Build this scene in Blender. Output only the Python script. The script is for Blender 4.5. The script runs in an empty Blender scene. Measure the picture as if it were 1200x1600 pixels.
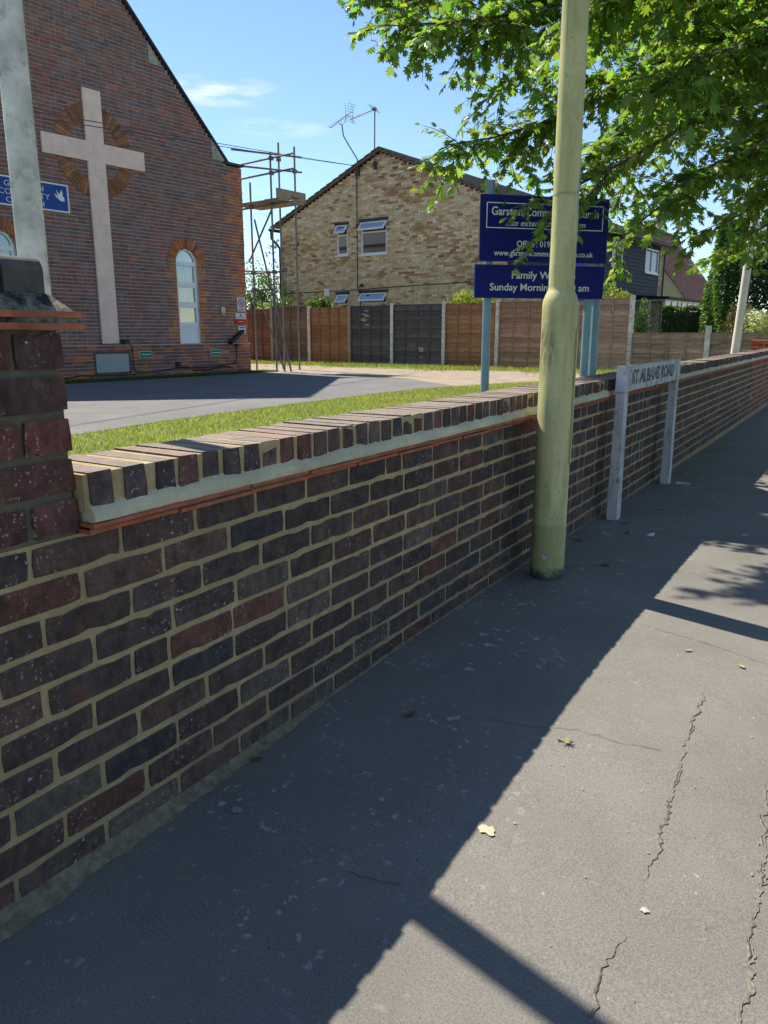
import bpy, math, random
import numpy as np
from mathutils import Vector, Matrix
random.seed(7); RNG = np.random.default_rng(7)
SC = bpy.context.scene
COL = SC.collection
R = math.radians
# ------------------------------------------------------------------ camera
AZ, PITCH, EYE, CX = R(31.8635), R(13.286), 1.25, 1.448
cd = bpy.data.cameras.new('camera'); cam = bpy.data.objects.new('camera', cd); COL.objects.link(cam)
cd.sensor_fit = 'HORIZONTAL'; cd.sensor_width = 36.0; cd.lens = 36.0*1190/1200
cd.clip_start = .05; cd.clip_end = 2000
cam.location = (CX, 0, EYE); cam.rotation_euler = (R(90)-PITCH, 0, AZ)
SC.camera = cam
SC.render.resolution_x = 768; SC.render.resolution_y = 1024
# ------------------------------------------------------------------ sky, sun, exposure
SUN_EL = R(51.5); SH = R(104.5)                     # SH: heading of the shadows, clockwise from +Y
to_sun = Vector((-math.sin(SH)*math.cos(SUN_EL), -math.cos(SH)*math.cos(SUN_EL), math.sin(SUN_EL)))
W = bpy.data.worlds.new('World'); SC.world = W; W.use_nodes = True
nt = W.node_tree; nt.nodes.clear()
def wn(t, **k):
    n = nt.nodes.new(t)
    for a, b in k.items(): setattr(n, a, b)
    return n
sky = wn('ShaderNodeTexSky', sky_type='NISHITA'); sky.sun_disc = False
sky.sun_elevation = SUN_EL; sky.sun_rotation = math.atan2(to_sun.x, to_sun.y)
sky.altitude = 50; sky.air_density = 1.0; sky.dust_density = 0.0; sky.ozone_density = 4.0
bg = wn('ShaderNodeBackground'); bg.inputs['Strength'].default_value = .105
out = wn('ShaderNodeOutputWorld')
tc = wn('ShaderNodeTexCoord')
nz = wn('ShaderNodeTexNoise'); nz.inputs['Scale'].default_value = 9; nz.inputs['Detail'].default_value = 7; nz.inputs['Roughness'].default_value = .62
mp = wn('ShaderNodeMapping'); mp.inputs['Scale'].default_value = (1.2, 1.2, 5.5)
nt.links.new(tc.outputs['Generated'], mp.inputs['Vector']); nt.links.new(mp.outputs['Vector'], nz.inputs['Vector'])
def wmath(op, a, b=None, clamp=False):
    m = wn('ShaderNodeMath', operation=op); m.use_clamp = clamp
    for i, q in enumerate((a, b)):
        if q is None: continue
        if hasattr(q, 'is_linked'): nt.links.new(q, m.inputs[i])
        else: m.inputs[i].default_value = q
    return m.outputs[0]
def wdot(v):
    m = wn('ShaderNodeVectorMath', operation='DOT_PRODUCT'); nt.links.new(tc.outputs['Generated'], m.inputs[0]); m.inputs[1].default_value = v
    return m.outputs['Value']
def skydir(az_deg, el_deg):                          # azimuth clockwise from +Y
    a, e = R(az_deg), R(el_deg); return Vector((math.sin(a)*math.cos(e), math.cos(a)*math.cos(e), math.sin(e)))
cov = None
for (az, el, w, h, amp) in ((-43, 15.4, .08, .018, 1.0), (-39, 13.4, .07, .012, .5), (-45.5, 20.8, .014, .012, .55), (-50.5, 23, .022, .03, .35),
                            (-36, 23.6, .02, .008, .4), (20, 17, .2, .03, .6), (95, 22, .25, .05, .7), (170, 30, .25, .06, .7), (-120, 20, .2, .04, .7)):
    d = skydir(az, el); r = d.cross(Vector((0, 0, 1))).normalized(); u = r.cross(d)
    a = wmath('DIVIDE', wdot(r), w); b = wmath('DIVIDE', wdot(u), h); c = wmath('GREATER_THAN', wdot(d), 0)
    q = wmath('ADD', wmath('MULTIPLY', a, a), wmath('MULTIPLY', b, b))
    f = wmath('MULTIPLY', wmath('MULTIPLY', wmath('SUBTRACT', 1, q, True), c), amp)
    cov = f if cov is None else wmath('MAXIMUM', cov, f)
nn = wmath('MULTIPLY', wmath('SUBTRACT', nz.outputs['Fac'], .42), 4.2, True)
fac = wmath('MULTIPLY', cov, nn, True)
mx = wn('ShaderNodeMixRGB'); mx.inputs[2].default_value = (6.2, 6.4, 6.7, 1)
nt.links.new(fac, mx.inputs[0]); nt.links.new(sky.outputs[0], mx.inputs[1]); nt.links.new(mx.outputs[0], bg.inputs['Color'])
nt.links.new(bg.outputs[0], out.inputs['Surface'])
sd = bpy.data.lights.new('sun', 'SUN'); sd.energy = 5.0; sd.angle = R(.53); sd.color = (1, .93, .82)
sun = bpy.data.objects.new('sun', sd); COL.objects.link(sun); sun.location = (-20, 5, 30)
sun.rotation_euler = (-to_sun).to_track_quat('-Z', 'Y').to_euler()
vs = SC.view_settings; vs.view_transform = 'Standard'; vs.look = 'None'; vs.gamma = 1; vs.use_curve_mapping = False
vs.exposure = 0.82
# ------------------------------------------------------------------ materials
MATS = {}
class NB:
    def __init__(s, name):
        s.m = bpy.data.materials.new(name); s.m.use_nodes = True; s.t = s.m.node_tree; s.t.nodes.clear()
        s.o = s.n('ShaderNodeOutputMaterial'); s.tc = s.n('ShaderNodeTexCoord')
    def n(s, t, **k):
        x = s.t.nodes.new(t)
        for a, b in k.items(): setattr(x, a, b)
        return x
    def put(s, q, sock):
        if hasattr(q, 'is_linked'): s.t.links.new(q, sock)
        elif isinstance(q, (tuple, list)): sock.default_value = tuple(q)+((1,) if len(q) == 3 and sock.type == 'RGBA' else ())
        else: sock.default_value = q
    def noise(s, sc, det=4, rough=.55, vec=None, scale=None):
        x = s.n('ShaderNodeTexNoise'); x.inputs['Scale'].default_value = sc; x.inputs['Detail'].default_value = det; x.inputs['Roughness'].default_value = rough
        v = vec or s.tc.outputs['Object']
        if scale:
            mp = s.n('ShaderNodeMapping'); mp.inputs['Scale'].default_value = scale; s.t.links.new(v, mp.inputs['Vector']); v = mp.outputs['Vector']
        s.t.links.new(v, x.inputs['Vector']); return x.outputs['Fac']
    def vor(s, sc, vec=None, feat='F1'):
        x = s.n('ShaderNodeTexVoronoi', feature=feat); x.inputs['Scale'].default_value = sc
        s.t.links.new(vec or s.tc.outputs['Object'], x.inputs['Vector']); return x.outputs['Distance']
    def ramp(s, f, a, b, lo=(0, 0, 0), hi=(1, 1, 1)):
        x = s.n('ShaderNodeMapRange'); x.inputs[1].default_value = a; x.inputs[2].default_value = b; s.put(f, x.inputs[0]); x.clamp = True
        return x.outputs[0]
    def mix(s, f, a, b, mode='MIX'):
        x = s.n('ShaderNodeMixRGB', blend_type=mode); s.put(f, x.inputs[0]); s.put(a, x.inputs[1]); s.put(b, x.inputs[2]); return x.outputs[0]
    def math(s, op, a, b=0.):
        x = s.n('ShaderNodeMath', operation=op); s.put(a, x.inputs[0]); s.put(b, x.inputs[1]); return x.outputs[0]
    def bump(s, h, strength=.4, dist=.01):
        x = s.n('ShaderNodeBump'); x.inputs['Strength'].default_value = strength; x.inputs['Distance'].default_value = dist; s.put(h, x.inputs['Height']); return x.outputs[0]
    def fin(s, col, rough=.85, bump=None, spec=.3, metal=0., translucent=None):
        p = s.n('ShaderNodeBsdfPrincipled'); s.put(col, p.inputs['Base Color']); s.put(rough, p.inputs['Roughness']); p.inputs['Metallic'].default_value = metal
        p.inputs['Specular IOR Level'].default_value = spec
        if bump: s.t.links.new(bump, p.inputs['Normal'])
        r = p.outputs[0]
        if translucent:
            t = s.n('ShaderNodeBsdfTranslucent'); s.put(translucent[0], t.inputs[0]); mx = s.n('ShaderNodeMixShader'); mx.inputs[0].default_value = translucent[1]
            s.t.links.new(r, mx.inputs[1]); s.t.links.new(t.outputs[0], mx.inputs[2]); r = mx.outputs[0]
        s.t.links.new(r, s.o.inputs['Surface']); return s.m
def simple(name, c, rough=.8, var=.25, sc=6, bsc=60, bs=.15, spec=.3, metal=0., stretch=None, dirt=None):
    b = NB(name); f = b.noise(sc, 5, .6, scale=stretch)
    c = tuple(c); lo = tuple(x*(1-var) for x in c); hi = tuple(min(1, x*(1+var)) for x in c)
    col = b.mix(b.ramp(f, .3, .7), lo, hi)
    if dirt:
        col = b.mix(b.math('MULTIPLY', b.ramp(b.noise(dirt[1], 6, .7), dirt[2], dirt[2]+.15), dirt[3]), col, dirt[0])
    return b.fin(col, rough, b.bump(b.noise(bsc, 4, .6), bs, .004), spec, metal)
def colour_src(b, kind):
    if kind == 'obj': return b.n('ShaderNodeObjectInfo').outputs['Color']
    x = b.n('ShaderNodeVertexColor'); x.layer_name = 'Col'; return x.outputs['Color']
def brick_mat(name, kind, specks=True, world=True):
    b = NB(name); g = b.n('ShaderNodeNewGeometry').outputs['Position']
    c = colour_src(b, kind)
    f = b.noise(14, 6, .65, g)
    f0 = b.noise(42, 5, .75, g, (1, 1, .45))
    c = b.mix(b.ramp(f, .28, .72), b.mix(1, c, (.5, .5, .56), 'MULTIPLY'), b.mix(1, c, (1.5, 1.36, 1.28), 'MULTIPLY'))
    c = b.mix(b.ramp(f0, .32, .70), b.mix(1, c, (.62, .62, .66), 'MULTIPLY'), b.mix(1, c, (1.32, 1.26, 1.2), 'MULTIPLY'))
    rd = b.ramp(b.noise(6.5, 3, .5, g), .63, .66); c = b.mix(b.math('MULTIPLY', rd, .4), c, (.17, .065, .042))
    pits = b.ramp(b.noise(130, 3, .6, g), .62, .72)
    c = b.mix(b.math('MULTIPLY', pits, .7), c, (.02, .018, .018))
    if specks:
        blot = b.ramp(b.noise(5, 4, .6, g), .5, .68)
        v = b.math('MULTIPLY', b.ramp(b.noise(80, 3, .75, g), .60, .67), b.math('ADD', blot, .07))
        c = b.mix(b.math('MINIMUM', v, .8), c, (.50, .49, .46))
        sm = b.ramp(b.noise(11, 7, .75, g), .56, .74)
        c = b.mix(b.math('MULTIPLY', sm, .42), c, (.27, .215, .125))
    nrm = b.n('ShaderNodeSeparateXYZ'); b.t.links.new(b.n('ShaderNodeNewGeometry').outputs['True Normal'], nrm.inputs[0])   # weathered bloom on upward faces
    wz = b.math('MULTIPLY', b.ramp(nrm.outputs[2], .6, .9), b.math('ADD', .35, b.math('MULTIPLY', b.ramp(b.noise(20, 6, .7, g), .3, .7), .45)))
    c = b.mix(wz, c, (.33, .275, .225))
    h = b.math('ADD', b.noise(45, 5, .65, g), b.math('MULTIPLY', b.noise(200, 3, .6, g), .4))
    return b.fin(c, .88, b.bump(h, .9, .009), .25)
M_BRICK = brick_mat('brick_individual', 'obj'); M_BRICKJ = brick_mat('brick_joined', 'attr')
def plain_brick():
    b = NB('brick_far'); g = b.n('ShaderNodeNewGeometry').outputs['Position']; c = colour_src(b, 'attr')
    f = b.noise(9, 5, .6, g); c = b.mix(b.ramp(f, .3, .7), b.mix(1, c, (.75, .75, .78), 'MULTIPLY'), b.mix(1, c, (1.2, 1.17, 1.12), 'MULTIPLY'))
    return b.fin(c, .9, b.bump(b.noise(60, 3, .6, g), .3, .006), .2)
M_BRICKF = plain_brick()
def mortar_mat(name, c, sc=18):
    b = NB(name); g = b.n('ShaderNodeNewGeometry').outputs['Position']
    f = b.noise(sc, 6, .7, g); f2 = b.noise(2.2, 4, .6, g)
    col = b.mix(b.ramp(f, .3, .75), tuple(x*.68 for x in c), tuple(x*1.12 for x in c))
    col = b.mix(b.math('MULTIPLY', b.ramp(f2, .42, .66), .6), col, tuple(x*y for x, y in zip(c, (.58, .57, .58))))
    col = b.mix(b.math('MULTIPLY', b.ramp(b.noise(70, 5, .8, g), .52, .64), .35), col, tuple(x*.45 for x in c))
    z = b.n('ShaderNodeSeparateXYZ'); b.t.links.new(g, z.inputs[0])
    grime = b.math('MULTIPLY', b.ramp(z.outputs[2], .5, .02), b.ramp(b.noise(3.5, 5, .65, g), .32, .6))
    col = b.mix(b.math('MULTIPLY', grime, .55), col, (.10, .105, .075))
    h = b.math('ADD', b.noise(35, 6, .7, g), b.math('MULTIPLY', b.noise(160, 4, .7, g), .5))
    return b.fin(col, .95, b.bump(h, .7, .007), .15)
M_MORTAR = mortar_mat('mortar_buff', (.49, .375, .195)); M_FILLET = mortar_mat('mortar_fillet', (.66, .60, .40), 7)
M_MORTF = simple('mortar_far', (.56, .45, .40), .95, .2); M_MORTY = simple('mortar_house', (.44, .37, .28), .95, .2)
M_MORTP = mortar_mat('mortar_pier', (.17, .15, .105), 25)
M_TILE = simple('creasing_tile_clay', (.36, .105, .05), .8, .35, 14, 90, .3, dirt=((.12, .1, .07), 22, .52, .8))
M_STONE = simple('weathered_stone', (.36, .33, .27), .9, .25, 9, 70, .4, dirt=((.09, .08, .06), 5, .52, .6))
M_DARKSTONE = simple('dark_cap_brick', (.105, .088, .075), .9, .3, 10, 60, .5, dirt=((.015, .013, .012), 11, .5, .85))
def lichen():
    b = NB('cap_flaunching'); g = b.n('ShaderNodeNewGeometry').outputs['Position']
    c = b.mix(b.ramp(b.noise(28, 6, .75, g), .40, .62), (.03, .03, .03), (.30, .27, .2))
    c = b.mix(b.ramp(b.noise(17, 4, .6, g), .66, .7), c, (.6, .58, .52))
    return b.fin(c, .95, b.bump(b.noise(50, 6, .7, g), .9, .012), .1)
M_FLAUNCH = lichen()
def asphalt(name, c, spots=True):
    b = NB(name); g = b.n('ShaderNodeNewGeometry').outputs['Position']
    f = b.noise(1.6, 6, .6, g); f2 = b.noise(190, 4, .8, g); f3 = b.noise(60, 4, .65, g)
    col = b.mix(b.ramp(f, .3, .72), tuple(x*.82 for x in c), tuple(x*1.14 for x in c))
    col = b.mix(b.ramp(f2, .32, .68), b.mix(1, col, (.62, .62, .62), 'MULTIPLY'), b.mix(1, col, (1.42, 1.4, 1.37), 'MULTIPLY'))
    col = b.mix(b.math('MULTIPLY', b.ramp(b.noise(5.5, 6, .7, g), .56, .74), .3), col, tuple(x*.62 for x in c))
    if spots:
        sp = b.math('MULTIPLY', b.ramp(b.noise(24, 3, .6, g), .62, .665), b.ramp(b.noise(2.1, 3, .5, g), .40, .55))
        fx = b.n('ShaderNodeSeparateXYZ'); b.t.links.new(g, fx.inputs[0]); sp = b.math('MULTIPLY', sp, b.ramp(fx.outputs[0], 1.0, .35))
        col = b.mix(b.math('MULTIPLY', sp, .65), col, tuple(min(1, x*2.7) for x in c))
        sp2 = b.ramp(b.noise(48, 2, .5, g), .74, .765)
        col = b.mix(b.math('MULTIPLY', sp2, .6), col, (.42, .40, .33))
        dk = b.ramp(b.noise(38, 2, .5, g), .755, .77); col = b.mix(b.math('MULTIPLY', dk, .6), col, (.04, .035, .03))
    h = b.math('ADD', b.noise(300, 3, .7, g), b.math('MULTIPLY', f3, .6))
    return b.fin(col, .86, b.bump(h, .55, .004), .3)
M_PAVE = asphalt('pavement_asphalt', (.18, .168, .148)); M_DRIVE = asphalt('drive_asphalt', (.15, .147, .142), False); M_ROAD = asphalt('road_asphalt', (.07, .07, .07), False)
M_GRAVEL = simple('sandy_gravel', (.29, .23, .17), .95, .25, 3, 40, .6)
M_SOIL = simple('soil_grass_base', (.15, .17, .055), .95, .35, 2.5, 30, .6)
M_SAND = simple('haunch_sand', (.21, .17, .105), .95, .45, 26, 90, 1.0, dirt=((.10, .095, .08), 45, .5, .7)); M_CSAND = simple('crack_sand', (.195, .172, .138), .95, .35, 90, 160, .8); M_CRACK = simple('crack_dark', (.055, .05, .043), .95, .2)
M_KERB = simple('kerb_concrete', (.3, .29, .27), .9)
def leafmat(name, c, tr, fac=.45, var=.35, rough=.45, spec=.4):
    b = NB(name); oi = b.n('ShaderNodeVertexColor'); oi.layer_name = 'Col'
    col = b.mix(1, oi.outputs['Color'], c, 'MULTIPLY'); t = b.mix(1, oi.outputs['Color'], tr, 'MULTIPLY')
    return b.fin(col, rough, None, spec, translucent=(t, fac))
M_OAK = leafmat('oak_leaf', (.085, .165, .033), (.27, .47, .04), .46)
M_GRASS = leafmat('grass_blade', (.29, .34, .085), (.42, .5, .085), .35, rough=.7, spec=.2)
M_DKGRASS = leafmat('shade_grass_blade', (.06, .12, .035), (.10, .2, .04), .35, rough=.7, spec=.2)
M_LEAFG = leafmat('shrub_leaf_green', (.06, .13, .028), (.14, .26, .03), .35)
M_LEAFY = leafmat('shrub_leaf_yellow', (.26, .32, .035), (.4, .48, .04), .35)
M_LEAFD = leafmat('conifer_leaf_dark', (.022, .048, .018), (.05, .1, .02), .3)
M_LEAFP = leafmat('purple_leaf', (.13, .05, .06), (.28, .1, .1), .35)
M_LEAFV = leafmat('variegated_leaf', (.34, .38, .14), (.4, .45, .12), .3)
M_BARK = simple('bark', (.10, .08, .06), .95, .35, 12, 40, .8, stretch=(1, 1, .25))
def lamp_paint():
    b = NB('lamp_paint'); g = b.tc.outputs['Object']; z = b.n('ShaderNodeSeparateXYZ'); b.t.links.new(g, z.inputs[0]); zz = z.outputs[2]
    c = b.mix(b.ramp(b.noise(5, 4, .6, g), .3, .7), (.44, .405, .165), (.54, .50, .23))
    st = b.ramp(b.noise(11, 7, .72, g, scale=(1, 1, .16)), .46, .72)
    c = b.mix(b.math('MULTIPLY', st, .7), c, (.14, .155, .05))
    c = b.mix(b.math('MULTIPLY', b.ramp(b.noise(60, 5, .75, g), .60, .66), .6), c, (.10, .085, .05))
    side = b.ramp(z.outputs[0], -.02, -.085); low = b.ramp(zz, .95, .45)
    al = b.math('MULTIPLY', b.math('MULTIPLY', side, low), b.ramp(b.noise(9, 5, .6, g), .35, .55))
    c = b.mix(b.math('MULTIPLY', al, .75), c, (.06, .085, .015))
    fr = z.outputs[1]; blk = b.math('MULTIPLY', b.ramp(b.noise(24, 6, .75, g, scale=(1, 1, .3)), .40, .60), b.math('MULTIPLY', b.ramp(zz, 1.02, 1.14), b.ramp(zz, 1.38, 1.2)))
    blk = b.math('MULTIPLY', blk, b.ramp(z.outputs[0], .035, .0)); c = b.mix(b.math('MULTIPLY', blk, .85), c, (.03, .045, .02))
    c = b.mix(b.math('MULTIPLY', b.ramp(zz, .315, .305), .45), c, (.21, .23, .08))
    chip = b.math('MULTIPLY', b.ramp(b.noise(22, 5, .7, g, scale=(1, 1, .5)), .60, .63), b.ramp(zz, .32, .24)); c = b.mix(chip, c, (.36, .42, .50))
    foot = b.math('ADD', zz, b.math('MULTIPLY', b.noise(17, 5, .7, g), .16)); c = b.mix(b.ramp(foot, .17, .13), c, (.045, .05, .045))
    return b.fin(c, .55, b.bump(b.noise(70, 4, .6, g), .12, .003), .4)
M_LAMP = lamp_paint()
M_CONC = simple('pole_concrete', (.62, .60, .545), .92, .3, 8, 70, .5, dirt=((.27, .26, .225), 14, .52, .7))
M_PLATE = simple('nameplate_paint', (.50, .49, .46), .7, .2, 10, 60, .2, dirt=((.13, .14, .11), 16, .48, .7))
M_PLATEP = simple('nameplate_post', (.46, .455, .44), .8, .25, 14, 60, .3, stretch=(1, 1, .3), dirt=((.09, .11, .07), 12, .53, .7))
M_BLACK = simple('black_paint', (.03, .03, .032), .5, .2); M_LETTER = simple('worn_letter', (.09, .09, .085), .85, .3, 30, dirt=((.40, .40, .38), 26, .50, .85))
M_NAVY = simple('sign_navy', (.005, .012, .13), .6, .12, 3, 20, .03, spec=.15); M_CREAMTXT = simple('sign_lettering', (.62, .64, .56), .6, .05)
M_BLUE = simple('sign_royal_blue', (.012, .06, .27), .5, .1); M_WHITE = simple('white_upvc', (.78, .79, .8), .4, .03, 3, 20, .02, spec=.5)
M_POST = simple('post_blue', (.15, .25, .31), .45, .12, 5, 40, .08, spec=.5); M_GALV = simple('galvanised', (.35, .38, .40), .45, .15, 9, 40, .1, metal=.6)
M_TUBE = simple('scaffold_tube', (.20, .185, .17), .6, .25, 9, 40, .1, metal=.25); M_PLANK = simple('scaffold_plank', (.33, .25, .17), .9, .25, 8, 40, .4, stretch=(.3, 1, 1))
M_PINK = simple('cross_paint', (.86, .63, .52), .85, .10, 4, 50, .25, dirt=((.35, .25, .22), 9, .62, .5))
M_SLATE = simple('slate', (.055, .055, .06), .8, .25, 8, 40, .4); M_ROOFT = simple('brown_roof_tile', (.16, .125, .11), .9, .3, 7, 40, .5)
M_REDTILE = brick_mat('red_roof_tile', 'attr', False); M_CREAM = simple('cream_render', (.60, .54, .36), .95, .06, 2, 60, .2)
M_LEDGE = simple('ledge_stone', (.42, .39, .34), .9, .2); M_GREYBOARD = simple('grey_board', (.38, .39, .37), .8, .06, 2, 20, .05)
M_CLAD = simple('dark_cladding', (.018, .016, .022), .6, .2, 4, 30, .2); M_GUT = simple('black_plastic', (.02, .02, .022), .45, .1)
M_GREEN = simple('green_sign', (.01, .20, .075), .6, .05); M_RED = simple('red_sign', (.5, .03, .03), .6, .05); M_YEL = simple('yellow_sign', (.7, .55, .03), .6, .05); M_SWHITE = simple('white_sign', (.62, .63, .66), .6, .05)
M_CURT = simple('net_curtain', (.62, .55, .38), .95, .18, 9, 30, .2, stretch=(4, 4, .3)); M_DARKIN = simple('dark_interior', (.035, .04, .045), .9, .2)
M_WOODO = None
def wood(name, c):
    b = NB(name); g = b.n('ShaderNodeNewGeometry').outputs['Position']; oc = b.n('ShaderNodeObjectInfo').outputs['Color']
    gr = b.noise(6, 6, .65, g, scale=(.6, .6, 9)); col = b.mix(b.ramp(gr, .3, .72), b.mix(1, oc, (.5, .48, .48), 'MULTIPLY'), b.mix(1, oc, (1.35, 1.3, 1.28), 'MULTIPLY'))
    kn = b.ramp(b.noise(11, 3, .5, g, scale=(1, 1, 1.6)), .70, .76); col = b.mix(b.math('MULTIPLY', kn, .75), col, (.045, .03, .02))
    return b.fin(col, .9, b.bump(gr, .5, .004), .15)
M_WOOD = wood('fence_wood', None)
def glass(name, refl=.16, tint=(.75, .82, .85)):
    b = NB(name); g = b.n('ShaderNodeBsdfGlossy'); g.inputs['Roughness'].default_value = .03; t = b.n('ShaderNodeBsdfTransparent'); t.inputs[0].default_value = tint+(1,)
    l = b.n('ShaderNodeFresnel'); l.inputs[0].default_value = 1.5; m = b.n('ShaderNodeMixShader'); b.put(b.math('ADD', l.outputs[0], refl), m.inputs[0])
    b.t.links.new(t.outputs[0], m.inputs[1]); b.t.links.new(g.outputs[0], m.inputs[2]); b.t.links.new(m.outputs[0], b.o.inputs['Surface']); return b.m
M_GLASS = glass('window_glass'); M_GLASSO = glass('open_sash_glass', .35)
# ------------------------------------------------------------------ builders
class MB:
    def __init__(s): s.v = []; s.f = []; s.c = []; s.col = (1, 1, 1)
    def add(s, vs, fs):
        k = len(s.v); s.v += [tuple(p) for p in vs]; s.f += [tuple(i+k for i in f) for f in fs]; s.c += [s.col]*len(vs); return s
    def hexa(s, p):                                     # 8 corners: bottom loop 0-3, top loop 4-7
        return s.add(p, [(3, 2, 1, 0), (4, 5, 6, 7), (0, 1, 5, 4), (1, 2, 6, 5), (2, 3, 7, 6), (3, 0, 4, 7)])
    def box(s, a, b, T=None):
        x0, y0, z0 = a; x1, y1, z1 = b
        p = [(x0, y0, z0), (x1, y0, z0), (x1, y1, z0), (x0, y1, z0), (x0, y0, z1), (x1, y0, z1), (x1, y1, z1), (x0, y1, z1)]
        return s.hexa([T(*q) for q in p] if T else p)
    def prism(s, poly, off):
        n = len(poly); off = Vector(off); q = [Vector(p) for p in poly]
        return s.add(q+[p+off for p in q], [tuple(range(n))[::-1], tuple(range(n, 2*n))]+[(i, (i+1) % n, n+(i+1) % n, n+i) for i in range(n)])
    def path(s, pts, rad, n=8, cap=True):
        pts = [Vector(p) for p in pts]; rad = rad if isinstance(rad, (list, tuple)) else [rad]*len(pts)
        vs = []; fs = []; prev = None
        for i, p in enumerate(pts):
            t = (pts[min(i+1, len(pts)-1)]-pts[max(i-1, 0)]).normalized()
            a = (prev - t*prev.dot(t)) if prev else t.cross(Vector((0, 0, 1)) if abs(t.z) < .9 else Vector((1, 0, 0)))
            a.normalize(); prev = a; b = t.cross(a)
            vs += [p+(a*math.cos(k*2*math.pi/n)+b*math.sin(k*2*math.pi/n))*rad[i] for k in range(n)]
        for i in range(len(pts)-1):
            fs += [(i*n+k, i*n+(k+1) % n, (i+1)*n+(k+1) % n, (i+1)*n+k) for k in range(n)]
        if cap: fs += [tuple(range(n))[::-1], tuple(range((len(pts)-1)*n, len(pts)*n))]
        return s.add(vs, fs)
    def lathe(s, prof, c=(0, 0), n=32, cap=True):
        return s.path([(c[0], c[1], z) for r, z in prof], [r for r, z in prof], n, cap) if False else s._lathe(prof, c, n)
    def _lathe(s, prof, c, n):
        vs = [(c[0]+r*math.cos(k*2*math.pi/n), c[1]+r*math.sin(k*2*math.pi/n), z) for r, z in prof for k in range(n)]; m = len(prof)
        fs = [(i*n+k, i*n+(k+1) % n, (i+1)*n+(k+1) % n, (i+1)*n+k) for i in range(m-1) for k in range(n)]
        return s.add(vs, fs+[tuple(range(n))[::-1], tuple(range((m-1)*n, m*n))])
    def mesh(s, name, mat, org=(0, 0, 0)):
        me = bpy.data.meshes.new(name); o = org
        me.from_pydata([(p[0]-o[0], p[1]-o[1], p[2]-o[2]) for p in s.v], [], s.f)
        a = me.color_attributes.new('Col', 'FLOAT_COLOR', 'POINT')
        a.data.foreach_set('color', np.array([tuple(c)+(1,) for c in s.c], dtype=np.float32).ravel())
        me.materials.append(mat); me.update(); return me
    def build(s, name, mat, parent=None, org=None, smooth=False, kind=None, label=None):
        if org is None: org = parent.get('_o', (0, 0, 0)) if parent else (0, 0, 0)
        me = s.mesh(name, mat, org)
        if smooth:
            me.polygons.foreach_set('use_smooth', [True]*len(me.polygons)); me.set_sharp_from_angle(angle=R(35))
        o = link(name, me, parent)
        if kind: o['kind'] = kind
        if label: o['label'] = label
        return o
ORG = {}
def link(name, me, parent=None):
    o = bpy.data.objects.new(name, me); COL.objects.link(o); o.parent = parent; return o
class P:                                                # a thing: an Empty at the base plus the frame its parts are written in
    pass
def thing(name, label, cat, loc=(0, 0, 0), rotz=0, group=None):
    o = bpy.data.objects.new(name, None); COL.objects.link(o); o.location = loc; o.rotation_euler = (0, 0, rotz); o.empty_display_size = .1
    o['label'] = label; o['category'] = cat
    if group: o['group'] = group
    return o
def tag(o, label, cat, group=None):
    o['label'] = label; o['category'] = cat
    if group: o['group'] = group
    return o
def struct(o): o['kind'] = 'structure'; return o
def frame(mb, u0, u1, z0, z1, w, T, d0, d1):           # a rectangular frame, pieces butted end to end
    mb.box((u0, d0, z0), (u0+w, d1, z1), T); mb.box((u1-w, d0, z0), (u1, d1, z1), T)
    mb.box((u0+w, d0, z0), (u1-w, d1, z0+w), T); mb.box((u0+w, d0, z1-w), (u1-w, d1, z1), T)
def text_mb(body, width, T, height=None, shear=0, weight=0., align='C', ext=.002):
    """lettering as a thin solid; T(u, z) -> point, local u centred (or left) on 0, z from the baseline"""
    cu = bpy.data.curves.new('t', 'FONT'); cu.body = body; cu.size = 1; cu.shear = shear; cu.offset = weight; cu.resolution_u = 3; cu.extrude = .01
    ob = bpy.data.objects.new('t', cu); COL.objects.link(ob); bpy.context.view_layer.update()
    me = bpy.data.meshes.new_from_object(ob.evaluated_get(bpy.context.evaluated_depsgraph_get()))
    xs = [v.co.x for v in me.vertices]; ys = [v.co.y for v in me.vertices]; x0, x1 = min(xs), max(xs)
    sx = width/(x1-x0); sy = sx if height is None else height/.73; mid = (x0+x1)/2 if align == 'C' else x0
    mb = MB(); mb.add([T((v.co.x-mid)*sx, v.co.y*sy, v.co.z/.01*ext) for v in me.vertices], [tuple(p.vertices) for p in me.polygons])
    bpy.data.objects.remove(ob); bpy.data.curves.remove(cu); bpy.data.meshes.remove(me); return mb
def lay(bm, mm, T, spans, z0, n, ch, L, j, colf, d0=0., dm=.008, dep=.12, header=0., seed=1):
    rr = random.Random(seed)
    for i in range(n):
        za = z0+i*ch; zm = za+ch/2
        for a, b in spans(zm):
            if b-a < .02: continue
            mm.box((a, d0+dm, za), (b, d0+dep, za+ch), T)
            u = math.floor(a/(L+j))*(L+j) - (L+j)*(.5 if i % 2 else 0)
            while u < b:
                l = L
                if rr.random() < header: l = L/2-j/2
                p, q = max(u, a), min(u+l, b); u += l+j
                if q-p < .03: continue
                bm.col = colf((p+q)/2, zm, rr); e = rr.uniform(-.003, .003)
                x0, x1, y0, y1, z_0, z_1 = p, q, d0+e, d0+dm+.004, za+j/2, za+ch-j/2
                pts = [T(x0, y0, z_0), T(x1, y0, z_0), T(x1, y0, z_1), T(x0, y0, z_1), T(x0, y1, z_0), T(x1, y1, z_0), T(x1, y1, z_1), T(x0, y1, z_1)]
                bm.add(pts, [(0, 1, 2, 3), (4, 5, 1, 0), (1, 5, 6, 2), (3, 2, 6, 7), (0, 3, 7, 4)])
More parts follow.
